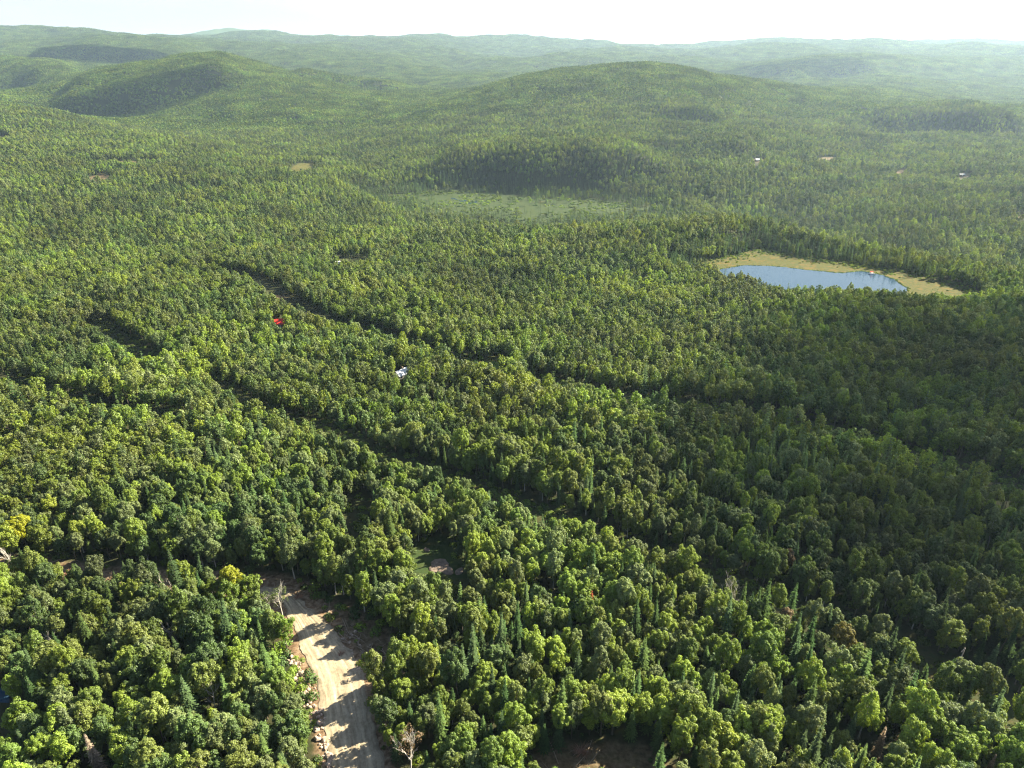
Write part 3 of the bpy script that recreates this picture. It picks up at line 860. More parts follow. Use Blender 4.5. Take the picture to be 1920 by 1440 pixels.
def conifer_share(x, y):
    c = .2 + .14 * sstep(x, -20, 60) * (y < 260) + .4 * sstep(fbm(x / 55, y / 55, 4, 31), .08, .5)
    wet = sstep(y, 720, 900) * (1 - sstep(y, 1150, 1350)) * .55        # valley floor
    c = np.maximum(c, wet)
    dr = poly_dist(x, y, rim, True)
    c = np.maximum(c, np.where((dr < 28) & (y > 545), .85, 0))
    dm = poly_dist(x, y, marsh, True)
    return np.maximum(c, np.where(dm < 60, .9, 0))
def tint_of(x, y, n):
    f = fbm(x / 45, y / 45, 3, 71) + rng.normal(0, .42, n)
    k = np.full(n, 2)
    k[f > .1] = 1; k[f < -.22] = 3
    u = rng.random(n)
    k[(u < .2)] = 4; k[(u > .83)] = 5
    left = sstep(-x / np.maximum(y, 1), -.2, .7)
    k[(rng.random(n) < .012 + .03 * left * (y < 500))] = 0
    return k

# --- standing dead, golden and rusty trees: top pixel in the photograph and height give the place
def by_top(px_, py_, H):
    xx, yy = hit(px_, py_, H)
    return xx, yy, float(height(xx, yy))
SPECIAL = [  # kind, top pixel, height, clearance
    ('gold', (428, 1066), 12, 3.4), ('gold2', (462, 1080), 11, 2.6), ('gold2', (395, 1085), 10, 2.4), ('gold', (28, 968), 12, 3.2), ('gold2', (66, 985), 11, 2.8), ('gold2', (2, 985), 12, 2.6),
    ('goldbroad', (1590, 1172), 12, 4.2), ('gold2', (1362, 1358), 11, 2.8), ('gold2', (970, 1054), 9, 2.2), ('lime', (848, 627), 13, 2.5), ('lime', (862, 634), 12, 2.5), ('lime', (820, 640), 11, 2.2),
    ('rust', (1110, 1106), 10, 2.4), ('browncon', (1662, 1362), 10, 2.2), ('browncon', (1868, 1414), 9, 2.2), ('browncon', (1702, 1352), 7, 1.8),
    ('rustleaf', (1483, 1028), 9, 2.2), ('rustleaf', (1477, 1138), 10, 2.2), ('greycon', (158, 1376), 12, 2.6),
    ('snag', (302, 1066), 11, 3.0), ('snag', (316, 1168), 10, 3.0), ('snag', (6, 1024), 11, 3.0), ('snag', (1366, 1088), 10, 2.2), ('snag', (1378, 1096), 9, 2.0), ('snag', (395, 1286), 9, 2.4),
    ('snag', (90, 1180), 9, 2.0),
    ('birch', (762, 1366), 12, 3.2), ('thin', (520, 1104), 10, 2.4), ('thin', (498, 1112), 9, 2.0), ('whitebirch', (1040, 1030), 14, 3.0), ('whitebirch', (832, 1090), 12, 2.6)]
SPOS = [by_top(a[1][0], a[1][1], a[2]) for a in SPECIAL]
def cleared_for_special(X, Y):
    m = np.zeros(X.shape, bool)
    for (k_, _, H_, cl2), (sx_, sy_, _) in zip(SPECIAL, SPOS):
        m |= np.hypot(X - sx_, Y - sy_) < cl2
        d_ = math.hypot(sx_, sy_); ux, uy = -sx_ / d_, -sy_ / d_      # and the neighbour on the open side
        m |= np.hypot(X - sx_ - ux * 3.2, Y - sy_ - uy * 3.2) < cl2 * .85
    return m
BUILD = [('red_cabin', (524, 604)), ('white_roof_house', (752, 697)), ('trailer', (632, 491)), ('far_cabin', (1420, 299)), ('far_shed', (1804, 328))]

# --- band 1: 45..640 m, every tree its own instance
x, y = grid_pts(-620, 620, 42, 650, 3.2)
ok = (np.abs(x) < y * .88 + 26) & (y < 640 + 20 * fbm(x / 30, y / 30, 2, 5))
x, y = x[ok], y[ok]
ok = ~(treeless(x, y) | cleared_for_special(x, y))
x, y = x[ok], y[ok]
z = height(x, y)
n1 = len(x)
con = rng.random(n1) < conifer_share(x, y)
tint = tint_of(x, y, n1)
shape = rng.integers(0, len(SH), n1)
rotz = rng.uniform(0, 6.283, n1)
scl = rng.uniform(.62, 1.16, n1) * (1 + .3 * fbm(x / 30, y / 30, 3, 12))
scl = scl * np.where(con, rng.uniform(.55, .98, n1), .8)
sclz = scl * rng.uniform(.86, 1.22, n1)
cshape = rng.integers(0, len(CSH), n1)
ctint = rng.integers(0, len(CT), n1)

# --- singles: the ones that show largest in the photograph
px, py, dep = project(x, y, z + 9)
inf = (px > -25) & (px < 1945) & (py < 1475) & (py > 0)
# not completely behind a nearer neighbour: keep all, order by distance
cand = np.where(inf)[0]
cand = cand[np.argsort(dep[cand])]
bl = [i for i in cand if not con[i]][:296]
co = [i for i in cand if con[i]][:170]
single = np.zeros(n1, bool); single[bl] = True; single[co] = True

marks = [  # landmark name, photograph pixel
    ('the dirt road', (640, 1320)), ('the sunlit road bend', (600, 1215)), ('the cleared brown strip', (200, 1075)),
    ('the bleached snag', (308, 1085)), ('the white slope snag', (310, 1190)), ('the grassy glade', (815, 1040)),
    ('the pale bare birch', (760, 1400)), ('the rusty conifer', (1110, 1125)), ('the brush clearing', (1130, 1410)),
    ('the grey dead conifer', (160, 1400)), ('the golden maple', (425, 1090)), ('the golden broad maple', (1590, 1200)), ('the utility pole', (1158, 1030)),
    ('the twin dead stems', (1370, 1105)), ('the brown dead spruce', (1665, 1385)), ('the bottom right corner', (1920, 1440)),
    ('the bottom left corner', (0, 1440)), ('the broken white snag', (395, 1290))]
NUM = ['no', 'one', 'two', 'three', 'four', 'five', 'six', 'seven', 'eight', 'nine', 'ten', 'eleven', 'twelve', 'thirteen', 'fourteen', 'fifteen', 'sixteen', 'seventeen', 'eighteen', 'nineteen', 'twenty']
used = set()
def place_phrases(px_, py_, dep_):
    unit = 4.0 * 1280 / dep_
    out = []
    for nm, (mx_, my_) in sorted(marks, key=lambda m: math.hypot(m[1][0] - px_, (m[1][1] - py_) * 1.3))[:18]:
        dx = (px_ - mx_) / unit; dy = (my_ - py_) / (unit * .75)
        a = min(20, int(round(abs(dx)))); b_ = min(20, int(round(abs(dy))))
        s1 = '%s %s' % (NUM[a], 'right' if dx > 0 else 'left'); s2 = '%s %s' % (NUM[b_], 'above' if dy > 0 else 'below')
        if a and b_: out.append('%s and %s %s' % (s1, s2, nm))
        elif a: out.append('%s crowns %s of %s' % (NUM[a], 'right' if dx > 0 else 'left', nm))
        elif b_: out.append('%s crowns %s %s' % (NUM[b_], 'above' if dy > 0 else 'below', nm))
        else: out.append('beside ' + nm)
    return out
def unique_label(head, px_, py_, dep_):
    for ph in place_phrases(px_, py_, dep_):
        lab = head + ', ' + ph
        if lab not in used and len(lab.split()) <= 15: break
    used.add(lab)
    return lab
BLK = ['round crowned', 'broad crowned', 'slim oval', 'low round', 'small oval', 'tall broad', 'domed', 'ragged wide', 'ragged']
CK = ['full spruce', 'slim fir', 'short fir', 'tall narrow spruce', 'young fir']
def tree_root(name, x_, y_, z_, rz, s):
    o = bpy.data.objects.new(name, None); C.objects.link(o)
    o.location = (x_, y_, z_); o.rotation_euler = (0, 0, rz); o.scale = (s, s, s)
    o.empty_display_size = 1
    return o
for i in bl:
    o = tree_root('broadleaf_tree', x[i], y[i], z[i], rotz[i], scl[i]); o.scale.z = sclz[i]
    link('trunk', trunk_me[shape[i]], o); link('crown', crown_me[shape[i], tint[i]], o)
    lab = unique_label('%s %s tree' % (BLK[shape[i]], TINT[tint[i]][0]), px[i], py[i], dep[i])
    tag(o, lab, 'tree', 'broadleaf trees of the near wood')
for i in co:
    o = tree_root('conifer_tree', x[i], y[i], z[i], rotz[i], scl[i]); o.scale.z = sclz[i]
    link('trunk', ctrunk_me[cshape[i]], o); link('crown', ccrown_me[cshape[i], ctint[i]], o)
    lab = unique_label('%s %s' % (CT[ctint[i]][0], CK[cshape[i]]), px[i], py[i], dep[i])
    tag(o, lab, 'conifer', 'conifers of the near wood')

# the rest of band 1: near shapes for the first 230 m, coarser sprays beyond
def join_tree(Vq, cmat, tme, tmat):
    """crown quads and trunk quads in one instanced mesh"""
    tv = np.array([v.co[:] for v in tme.vertices]); tf = [tuple(p.vertices) for p in tme.polygons if len(p.vertices) == 4]
    V = np.concatenate([Vq, tv]); Fq = np.arange(len(Vq)).reshape(-1, 4)
    F = np.concatenate([Fq, np.array(tf) + len(Vq)])
    return mesh_np('tree_kind', V, F, [cmat, tmat], False, np.r_[np.zeros(len(Fq)), np.ones(len(tf))])
near_kinds = [join_tree(SH[i][1], TINT[k][1], trunk_me[i], M_birch if i in (2, 4) else M_bark) for i in range(len(SH)) for k in range(len(TINT))]
cnear_kinds = [join_tree(CSH[i][1], CT[k][1], ctrunk_me[i], M_bark) for i in range(len(CSH)) for k in range(len(CT))]
mid_kinds, cmid_kinds = [], []
for i, (sh, H, Rc, base, lo, le) in enumerate(specs):
    Vq, cen = broadleaf(700 + i, H, Rc, base, 26, 34, .38, sh, (.6, 1.05))
    for k in range(len(TINT)): mid_kinds.append(join_tree(Vq, TINT[k][1], trunk_me[i], M_bark))
for i, (H, Rb, wh, per) in enumerate([(15, 2.3, 14, 8), (13, 1.9, 13, 7), (11, 1.8, 11, 7), (16, 1.9, 15, 7), (9, 1.5, 9, 7)]):
    Vq = conifer(800 + i, H, Rb * 1.05, wh, per, .6)
    for k in range(len(CT)): cmid_kinds.append(join_tree(Vq, CT[k][1], ctrunk_me[i], M_bark))
def rows3(rz, n): return np.c_[rng.normal(0, .035, n), rng.normal(0, .035, n), rz]
def lot(sel, cn): return (~single) & sel & (con == cn)
rr = np.hypot(x, y)
s_near = rr < 240
XYZ = np.c_[x, y, z]
nT, nC = len(TINT), len(CT)
def sc3(s): return np.c_[s, s, s * rng.uniform(.84, 1.24, len(s))]
m = lot(s_near, False); scatter('broadleaf_wood', XYZ[m], shape[m] * nT + tint[m], rows3(rotz[m], m.sum()), sc3(scl[m]), near_kinds, 'broadleaf trees packed together in the near wood', 'wood')
m = lot(s_near, True); scatter('conifer_wood', XYZ[m], cshape[m] * nC + ctint[m], rows3(rotz[m], m.sum()), sc3(scl[m]), cnear_kinds, 'spires of spruce and fir scattered through the near wood', 'wood')
mA = (lot(~s_near, False), lot(~s_near, True))
midB = [np.c_[XYZ, scl, rotz][mA[0]]]; midBi = [(shape * nT + tint)[mA[0]]]
midC = [np.c_[XYZ, scl, rotz][mA[1]]]; midCi = [(cshape * nC + ctint)[mA[1]]]
# --- band 2: 640..2150 m
x2, y2 = grid_pts(-1950, 1950, 640, 2150, 5.3)
ok = (np.abs(x2) < y2 * .84 + 20); x2, y2 = x2[ok], y2[ok]
ok = ~treeless(x2, y2); x2, y2 = x2[ok], y2[ok]
z2 = height(x2, y2); n2 = len(x2)
con2 = rng.random(n2) < conifer_share(x2, y2)
t2 = tint_of(x2, y2, n2); s2 = rng.uniform(.66, 1.12, n2) * (1 + .25 * fbm(x2 / 70, y2 / 70, 3, 12)); r2 = rng.uniform(0, 6.28, n2)
A2 = np.c_[x2, y2, z2, s2, r2]
midB.append(A2[~con2]); midBi.append((rng.integers(0, len(SH), n2) * nT + t2)[~con2])
midC.append(A2[con2]); midCi.append((rng.integers(0, len(CSH), n2) * nC + rng.integers(0, nC, n2))[con2])
B = np.concatenate(midB); Bi = np.concatenate(midBi); Cc = np.concatenate(midC); Ci = np.concatenate(midCi)
scatter('broadleaf_forest', B[:, :3], Bi, rows3(B[:, 4], len(B)), sc3(B[:, 3]), mid_kinds, 'endless broadleaf forest covering the slopes as far as the round hill', 'forest')
scatter('conifer_forest', Cc[:, :3], Ci, rows3(Cc[:, 4], len(Cc)), sc3(Cc[:, 3]), cmid_kinds, 'spruce and fir forest thick round the pond and in the valley', 'forest')
# --- band 3: beyond 2150 m, whole clumps of wood laid along the slope
CLM = [foliage('far_leaf_' + str(k), c, .3, .22, .018, True) for k, c in enumerate([(.105, .155, .028), (.08, .13, .028), (.12, .16, .036), (.05, .085, .032)])]
def clump(seed, size, nt_):
    r = np.random.default_rng(seed); qs = []; mi = []
    for k in range(nt_):
        c = np.r_[r.uniform(-size / 2, size / 2, 2), 0]
        h = r.uniform(9, 14); rad = r.uniform(2.6, 4.2); con_ = r.random() < .25
        nq = 22
        d = sphere_pts(nq, r, .8); d[:, 2] = np.abs(d[:, 2])
        if con_:
            f = r.uniform(0, 1, nq); th = r.uniform(0, 6.28, nq)
            p = np.c_[np.cos(th) * 2.0 * (1 - f), np.sin(th) * 2.0 * (1 - f), 2 + f * (h + 1)]
            dd = np.c_[np.cos(th), np.sin(th), np.full(nq, .4)]
            qs.append(leaf_quads(c + p, dd, 1.1, r))
        else:
            p = d * np.array([rad, rad, h * .45]) + np.array([0, 0, h * .55])
            qs.append(leaf_quads(c + p, d, 1.5, r, .8))
        mi += [3 if con_ else r.integers(0, 3)] * nq
    V_ = np.concatenate(qs)
    return mesh_np('clump', V_, np.arange(len(V_)).reshape(-1, 4), CLM, False, mi)
clumps = [clump(900 + k, 58, 86) for k in range(6)]
P3 = []
yy = 2150.0
x3, y3 = grid_pts(-4300, 4300, 2150, 5200, 50, .2)
ok = np.abs(x3) < y3 * .84; x3, y3 = x3[ok], y3[ok]
x4, y4 = grid_pts(-7600, 7600, 5200, 9600, 60, .2)
ok = np.abs(x4) < y4 * .84; x4, y4 = x4[ok], y4[ok]
sc_ = np.r_[np.full(len(x3), 1.0), np.full(len(x4), 1.25)]
x3 = np.r_[x3, x4]; y3 = np.r_[y3, y4]
z3 = height(x3, y3)
e = 20.0
gx = (height(x3 + e, y3) - height(x3 - e, y3)) / (2 * e); gy = (height(x3, y3 + e) - height(x3, y3 - e)) / (2 * e)
# tilt to the slope: XYZ euler with rx = atan(gy), ry = -atan(gx)
rot3 = np.c_[np.arctan(gy), -np.arctan(gx), np.zeros(len(x3))]
rot3[:, 2] = 0
scatter('far_forest', np.c_[x3, y3, z3], rng.integers(0, 6, len(x3)), rot3, np.c_[sc_ * rng.choice([-1, 1], len(x3)), sc_ * rng.choice([-1, 1], len(x3)), sc_ ** .5], clumps, 'hazy forest rolling over the far hills', 'forest')
print('trees', n1, n2, len(x3), 'singles', len(bl), len(co))

# undergrowth: low leafy bushes on the floor of the near wood and its edges
bush_k = []
for i in range(4):
    r = np.random.default_rng(40 + i)
    d = sphere_pts(160, r, .7); p = d * np.array([1.1, 1.1, .8]) * r.uniform(.6, 1.1, 160)[:, None]
    for k in (1, 2, 3): bush_k.append(quads_mesh('bush', leaf_quads(p, d, .2, r), TINT[k][1]))
xb, yb = grid_pts(-340, 340, 42, 420, 2.5)
ok = np.abs(xb) < yb * .85 + 20; xb, yb = xb[ok], yb[ok]
dr = poly_dist(xb, yb, road_c, False); ds = poly_dist(xb, yb, strip, False); dc = poly_dist(xb, yb, clear[1], True)
pr = np.full(len(xb), .35)
pr[treeless(xb, yb)] = .45
pr[(poly_dist(xb, yb, verge, True) < 0)] = .32
pr[poly_dist(xb, yb, rp, False) < 6] = .85
pr[(dr < 5.2)] = 0; pr[(dr >= 5.2) & (dr < 7.2)] = .5
pr[(ds < 3.2)] = .05; pr[dc < 1] = .04
pr[poly_dist(xb, yb, clear[0], True) < 0] = .02
ok = (rng.random(len(xb)) < pr); xb, yb = xb[ok], yb[ok]
nb = len(xb)
scatter('undergrowth', np.c_[xb, yb, height(xb, yb)], rng.integers(0, 12, nb), np.c_[np.zeros((nb, 2)), rng.uniform(0, 6.28, nb)], np.repeat(rng.uniform(.5, 1.7, nb)[:, None], 3, 1), bush_k, 'low leafy bushes on the floor of the wood and along the road', 'undergrowth')

# shrubs and reeds round the pond and over the marsh
def edge_scatter(name, P, n_, spread, s0, s1, label):
    ss = P[rng.integers(0, len(P), n_)] + rng.normal(0, spread, (n_, 2))
    ok_ = poly_dist(ss[:, 0], ss[:, 1], pond, True) > .4
    ss = ss[ok_]; n__ = len(ss)
    scatter(name, np.c_[ss, height(ss[:, 0], ss[:, 1])], rng.integers(0, 12, n__), np.c_[np.zeros((n__, 2)), rng.uniform(0, 6.28, n__)], np.repeat(rng.uniform(s0, s1, n__)[:, None], 3, 1), bush_k, label, 'shrubs')
fine = smooth_poly(pond, 3, True)
edge_scatter('shore_reeds', fine, 1500, .7, .3, .75, 'dark reeds and low bushes fringing the pond')
edge_scatter('bog_shrubs', smooth_poly(rim, 3, True), 1300, 7, .5, 1.4, 'low bushes dotted over the yellow bog round the pond')
mi_ = rng.uniform(marsh.min(0), marsh.max(0), (2600, 2))
mi_ = mi_[(poly_dist(mi_[:, 0], mi_[:, 1], marsh, True) < 5) & (fbm(mi_[:, 0] / 30, mi_[:, 1] / 30, 3, 66) > -.1)]
edge_scatter('marsh_shrubs', mi_, 1500, 2, .9, 2.6, 'low bushes dotted over the green marsh in the valley')

# ------------------------------------------------------------------ the special trees
for j, ((k_, (tx, ty), H_, _), (sx_, sy_, sz_)) in enumerate(zip(SPECIAL, SPOS)):
    rz = random.uniform(0, 6.28)
    ppx, ppy, pdep = project(sx_, sy_, sz_ + H_ * .7)
    def crowned(name, si, mat, tm, head, cat='tree', grp=None, cs=None):
        src = SH[si] if cs is None else CSH[cs]
        f = H_ / src[0]
        o = tree_root(name, sx_, sy_, sz_, rz, f)
        me_t = trunk_me[si].copy() if cs is None else ctrunk_me[cs].copy()
        me_t.materials[0] = tm
        link('trunk', me_t, o); link('crown', quads_mesh('crown', src[1], mat), o)
        tag(o, unique_label(head, ppx, ppy, pdep), cat, grp)
        return o
    if k_ in ('gold', 'gold2'):
        crowned('golden_maple', 1 if k_ == 'gold' else 3, M_gold if k_ == 'gold' else TINT[0][1], M_bark, ('broad golden yellow maple' if k_ == 'gold' else 'yellow green maple turning gold'), 'tree', 'yellowing maples in the near wood')
    elif k_ == 'goldbroad': crowned('golden_maple', 5, foliage('leaf_old_gold', (.17, .15, .03), .3, .1, .005), M_bark, 'broad old gold maple standing over its neighbours')
    elif k_ == 'lime': crowned('aspen_tree', 4, TINT[0][1], M_birch, 'slim lime green aspen', 'tree', 'lime green aspens')
    elif k_ == 'rust': crowned('dead_conifer', 0, M_rust, M_bark, 'rust red dead fir', 'conifer', None, 1)
    elif k_ == 'browncon': crowned('dead_conifer', 0, M_brownleaf, M_bark, 'brown dead spruce', 'conifer', 'browned conifers', 3)
    elif k_ == 'greycon': crowned('dead_conifer', 0, foliage('needle_grey_brown', (.2, .16, .12), .1, .1, .005), M_dead, 'grey brown dead conifer', 'conifer', None, 3)
    elif k_ == 'rustleaf': crowned('browned_tree', 4, M_brownleaf, M_bark, 'small tree with browned orange leaves', 'tree', 'browned broadleaf trees')
    elif k_ == 'whitebirch': crowned('birch_tree', 2, TINT[4][1], M_birch, 'grey green birch showing its white trunk', 'tree', 'white trunked birches')
    elif k_ == 'snag':
        o = tree_root('dead_tree', sx_, sy_, sz_, rz, H_ / 10)
        link('trunk', bare_tree('trunk', 60 + j, 10, M_dead, .42 + .2 * (j % 3) / 2, 3, .13), o)
        tag(o, unique_label('bleached leafless dead tree', ppx, ppy, pdep), 'dead tree', 'bleached dead trees')
    else:
        o = tree_root('half_dead_birch', sx_, sy_, sz_, rz, H_ / 12)
        link('trunk', bare_tree('trunk', 60 + j, 12, M_birch, .5, 3, .2), o)
        Vq, _c = broadleaf(60 + j, 12, 2.3, .45, 22, 26, .14, 'round')
        link('crown', quads_mesh('crown', Vq, M_brownleaf if k_ == 'birch' else TINT[5][1]), o)
        tag(o, unique_label('thin crowned half bare birch', ppx, ppy, pdep), 'tree', 'half bare birches by the road')

# ------------------------------------------------------------------ boulders and logs
M_rock = rough_mat('pink_cream_granite', (.15, .105, .08), (.44, .35, .28), 1.6, bump=.4)
M_rockd = rough_mat('brown_grey_rock', (.07, .05, .04), (.19, .15, .12), 1.2, bump=.4)
M_log = rough_mat('peeled_log_wood', (.13, .09, .06), (.36, .29, .22), 3, coord='Object', stretch=(5, 5, 1))
def rock_mesh(seed, flat=.7):
    import bmesh
    bm = bmesh.new(); bmesh.ops.create_icosphere(bm, subdivisions=2, radius=1)
    r = random.Random(seed)
    pl = [Vector((r.uniform(-1, 1), r.uniform(-1, 1), r.uniform(-1, 1))).normalized() for _ in range(9)]
    for v in bm.verts:
        for p in pl:
            d = v.co.dot(p) - .72
            if d > 0: v.co -= p * d
        v.co *= 1 + r.uniform(-.05, .05)
        v.co.z *= flat
    me = bpy.data.meshes.new('boulder'); bm.to_mesh(me); bm.free()
    return me
rocks = [rock_mesh(k, .6 + .05 * k) for k in range(6)]
rocks_d = []
for me in rocks:
    me2 = me.copy(); me.materials.append(M_rock); me2.materials.append(M_rockd); rocks_d.append(me2)
def put_rock(x_, y_, s_, mes, grp, head):
    o = link('boulder', random.choice(mes), None, (x_, y_, float(height(x_, y_)) + s_ * .15), (random.uniform(-.3, .3), random.uniform(-.3, .3), random.uniform(0, 6)), (s_, s_ * random.uniform(.6, 1), s_ * random.uniform(.6, 1)))
    a, b_, d_ = project(x_, y_, o.location.z)
    tag(o, unique_label(head, a, b_, d_), 'boulder', grp)
for k in range(150):
    p = rp[random.randrange(len(rp))]
    s_ = random.choice((.25, .35, .45, .6, .8))
    put_rock(p[0] + random.gauss(0, .75), p[1] + random.gauss(0, .9), s_, rocks, 'pinkish boulders lining the road ditch', ('large' if s_ > .7 else 'middling' if s_ > .4 else 'small') + ' pinkish ditch boulder')
for k in range(34):
    px_, py_ = random.choice(((668, 1222), (700, 1232), (655, 1200), (680, 1250), (700, 1262)))
    x_, y_ = hit(px_ + random.gauss(0, 12), py_ + random.gauss(0, 9))
    put_rock(x_, y_, random.uniform(.25, .6), rocks, 'pale rocks on the slope beside the road', 'pale rock on the cleared verge')
for px_, py_, s_ in ((825, 1062, 2.6), (838, 1070, 1.8), (812, 1068, 1.5), (862, 1072, 1.3), (800, 1032, .9)):
    x_, y_ = hit(px_, py_)
    o = link('rock_outcrop', rocks_d[int(px_) % 6], None, (x_, y_, float(height(x_, y_)) + .1), (0, 0, px_), (s_ * 1.5, s_, s_ * .35))
    tag(o, {825: 'broad low brown rock hump below the grassy glade', 838: 'rounded rock on the right shoulder of the low brown hump', 812: 'flat rock on the left shoulder of the low brown hump', 862: 'small brown rock right of the low hump by the glade', 800: 'small dark rock at the upper end of the grassy glade'}[px_], 'rock')
def log_mesh(seed, ln, rad, stubs=True):
    r = random.Random(seed); mb = MB()
    mb.tube([(-ln / 2, 0, 0), (-ln / 6, r.uniform(-.1, .1), .03), (ln / 6, r.uniform(-.1, .1), .05), (ln / 2, r.uniform(-.2, .2), 0)], [rad, rad * .92, rad * .75, rad * .5], 7)
    for k in range(4):
        a = r.uniform(-.4, .45) * ln; th = r.uniform(0, 3.1)
        mb.tube([(a, 0, 0), (a + .25, math.cos(th) * .5, math.sin(th) * .5 + .05)], [rad * .35, rad * .12], 4)
    return mb.mesh('log', [M_log], True)
logs = [log_mesh(k, 1.6 + k * .7, .06 + .02 * (k % 3)) for k in range(6)]
def put_log(x_, y_, rz, grp, head, lift=0):
    me = random.choice(logs)
    o = link('fallen_log', me, None, (x_, y_, float(height(x_, y_)) + .14 + lift), (0, random.uniform(-.06, .06), rz))
    a, b_, d_ = project(x_, y_, o.location.z)
    tag(o, unique_label(head, a, b_, d_), 'log', grp)
for k in range(80):
    f = random.random()
    px_ = 590 + f * 150 + random.gauss(0, 12); py_ = 1135 + f * 130 + random.gauss(0, 14)
    x_, y_ = hit(px_, py_)
    if float(poly_dist(np.array([x_]), np.array([y_]), road_c, False)[0]) > 4.5:
        put_log(x_, y_, random.gauss(-.9, .5), 'felled logs on the cleared verge', random.choice(('bare pale log', 'thin pale log', 'stubby peeled log', 'long peeled log')), random.choice((0, 0, .15)))
for k in range(34):
    p = strip[random.randrange(len(strip))]
    put_log(p[0] + random.gauss(0, 2.2), p[1] + random.gauss(0, 2.2), random.uniform(-1.2, 1.2), 'felled logs along the cleared strip', random.choice(('grey brown log', 'thin pale log', 'broken log')))
for k in range(9):
    x_, y_ = hit(random.uniform(1020, 1230), random.uniform(1402, 1436))
    put_log(x_, y_, random.uniform(0, 3), 'logs in the brush clearing', 'dry brown log')
# root ball / brush piles
def brush_mesh(seed):
    r = random.Random(seed); mb = MB()
    for k in range(90):
        th = r.uniform(0, 6.28); q = r.uniform(0, .5); e = r.uniform(.9, 1.7); h = r.uniform(.1, 1.5)
        mb.tube([(math.cos(th) * q, math.sin(th) * q, h * .3), (math.cos(th + r.uniform(-.4, .4)) * e, math.sin(th + r.uniform(-.4, .4)) * e, h)], [.05, .015], 3, cap=False)
    return mb.mesh('brush_pile', [M_brush2])
M_brush2 = rough_mat('reddish_dry_brush', (.14, .07, .045), (.34, .2, .14), 3)
for k, (px_, py_, s_, lab) in enumerate(((1090, 1412, 1.3, 'reddish brown brush pile at the upper edge of the brush clearing'), (640, 1228, .7, 'small dry brush pile beside the sunlit road bend'), (560, 1122, 1.0, 'brown brush pile where the cleared strip meets the road'), (335, 1088, 1.0, 'brush pile on the cleared strip below the shaded trunks'), (130, 1078, 1.0, 'brush pile on the cleared strip near its open end'))):
    x_, y_ = hit(px_, py_)
    o = link('brush_pile', brush_mesh(k), None, (x_, y_, float(height(x_, y_)) - .1), (0, 0, k), (s_, s_, s_)); tag(o, lab, 'brush pile')

# ------------------------------------------------------------------ utility poles
M_pole = rough_mat('weathered_pole_wood', (.16, .13, .1), (.34, .3, .25), 2, coord='Object', stretch=(6, 6, 1))
M_ins = rough_mat('glazed_insulator', (.2, .2, .22), (.3, .3, .32), 5)
for (px_, py_, H_, lab) in ((1158, 1014, 10, 'weathered utility pole beyond the near ridge beside the lane of shade'), (1809, 1216, 10, 'second utility pole leaning slightly in the lane of shade further right')):
    x_, y_ = hit(px_, py_, H_)
    o = tree_root('utility_pole', x_, y_, float(height(x_, y_)), .6, 1)
    mb = MB(); mb.tube([(0, 0, -1), (0, 0, H_ * .5), (.05, 0, H_)], [.17, .15, .11], 8); link('pole', mb.mesh('pole', [M_pole], True), o)
    mb = MB(); mb.box(-.9, .9, .12, .22, H_ - .9, H_ - .76); link('crossarm', mb.mesh('crossarm', [M_pole]), o)
    for q_ in (-.75, 0, .75):
        mb = MB(); mb.tube([(q_, .17, H_ - .76), (q_, .17, H_ - .66), (q_, .17, H_ - .5)], [.035, .07, .04], 8); link('insulator', mb.mesh('insulator', [M_ins], True), o)
    tag(o, lab, 'utility pole')

# ------------------------------------------------------------------ houses in the wood
M_red = rough_mat('red_painted_metal_roof', (.5, .03, .025), (.62, .05, .04), 1.5, .45)
M_white = rough_mat('white_metal_roof', (.66, .7, .76), (.8, .82, .86), 1.0, .35)
M_wall = rough_mat('brown_board_wall', (.12, .075, .045), (.2, .13, .08), 1.0, coord='Object', stretch=(1, 1, 8))
M_wallw = rough_mat('cream_wall', (.5, .47, .4), (.62, .59, .52), .8)
M_frame = rough_mat('white_trim', (.7, .7, .68), (.8, .8, .78), 2)
M_pane, t = new_mat('dark_window_glass'); out = N(t, 'ShaderNodeOutputMaterial'); b = N(t, 'ShaderNodeBsdfPrincipled', Roughness=.08, Base_Color=(.02, .03, .035, 1)); t.links.new(b.outputs[0], out.inputs['Surface'])
M_grey = rough_mat('grey_metal', (.3, .3, .3), (.4, .4, .4), 2, .5)
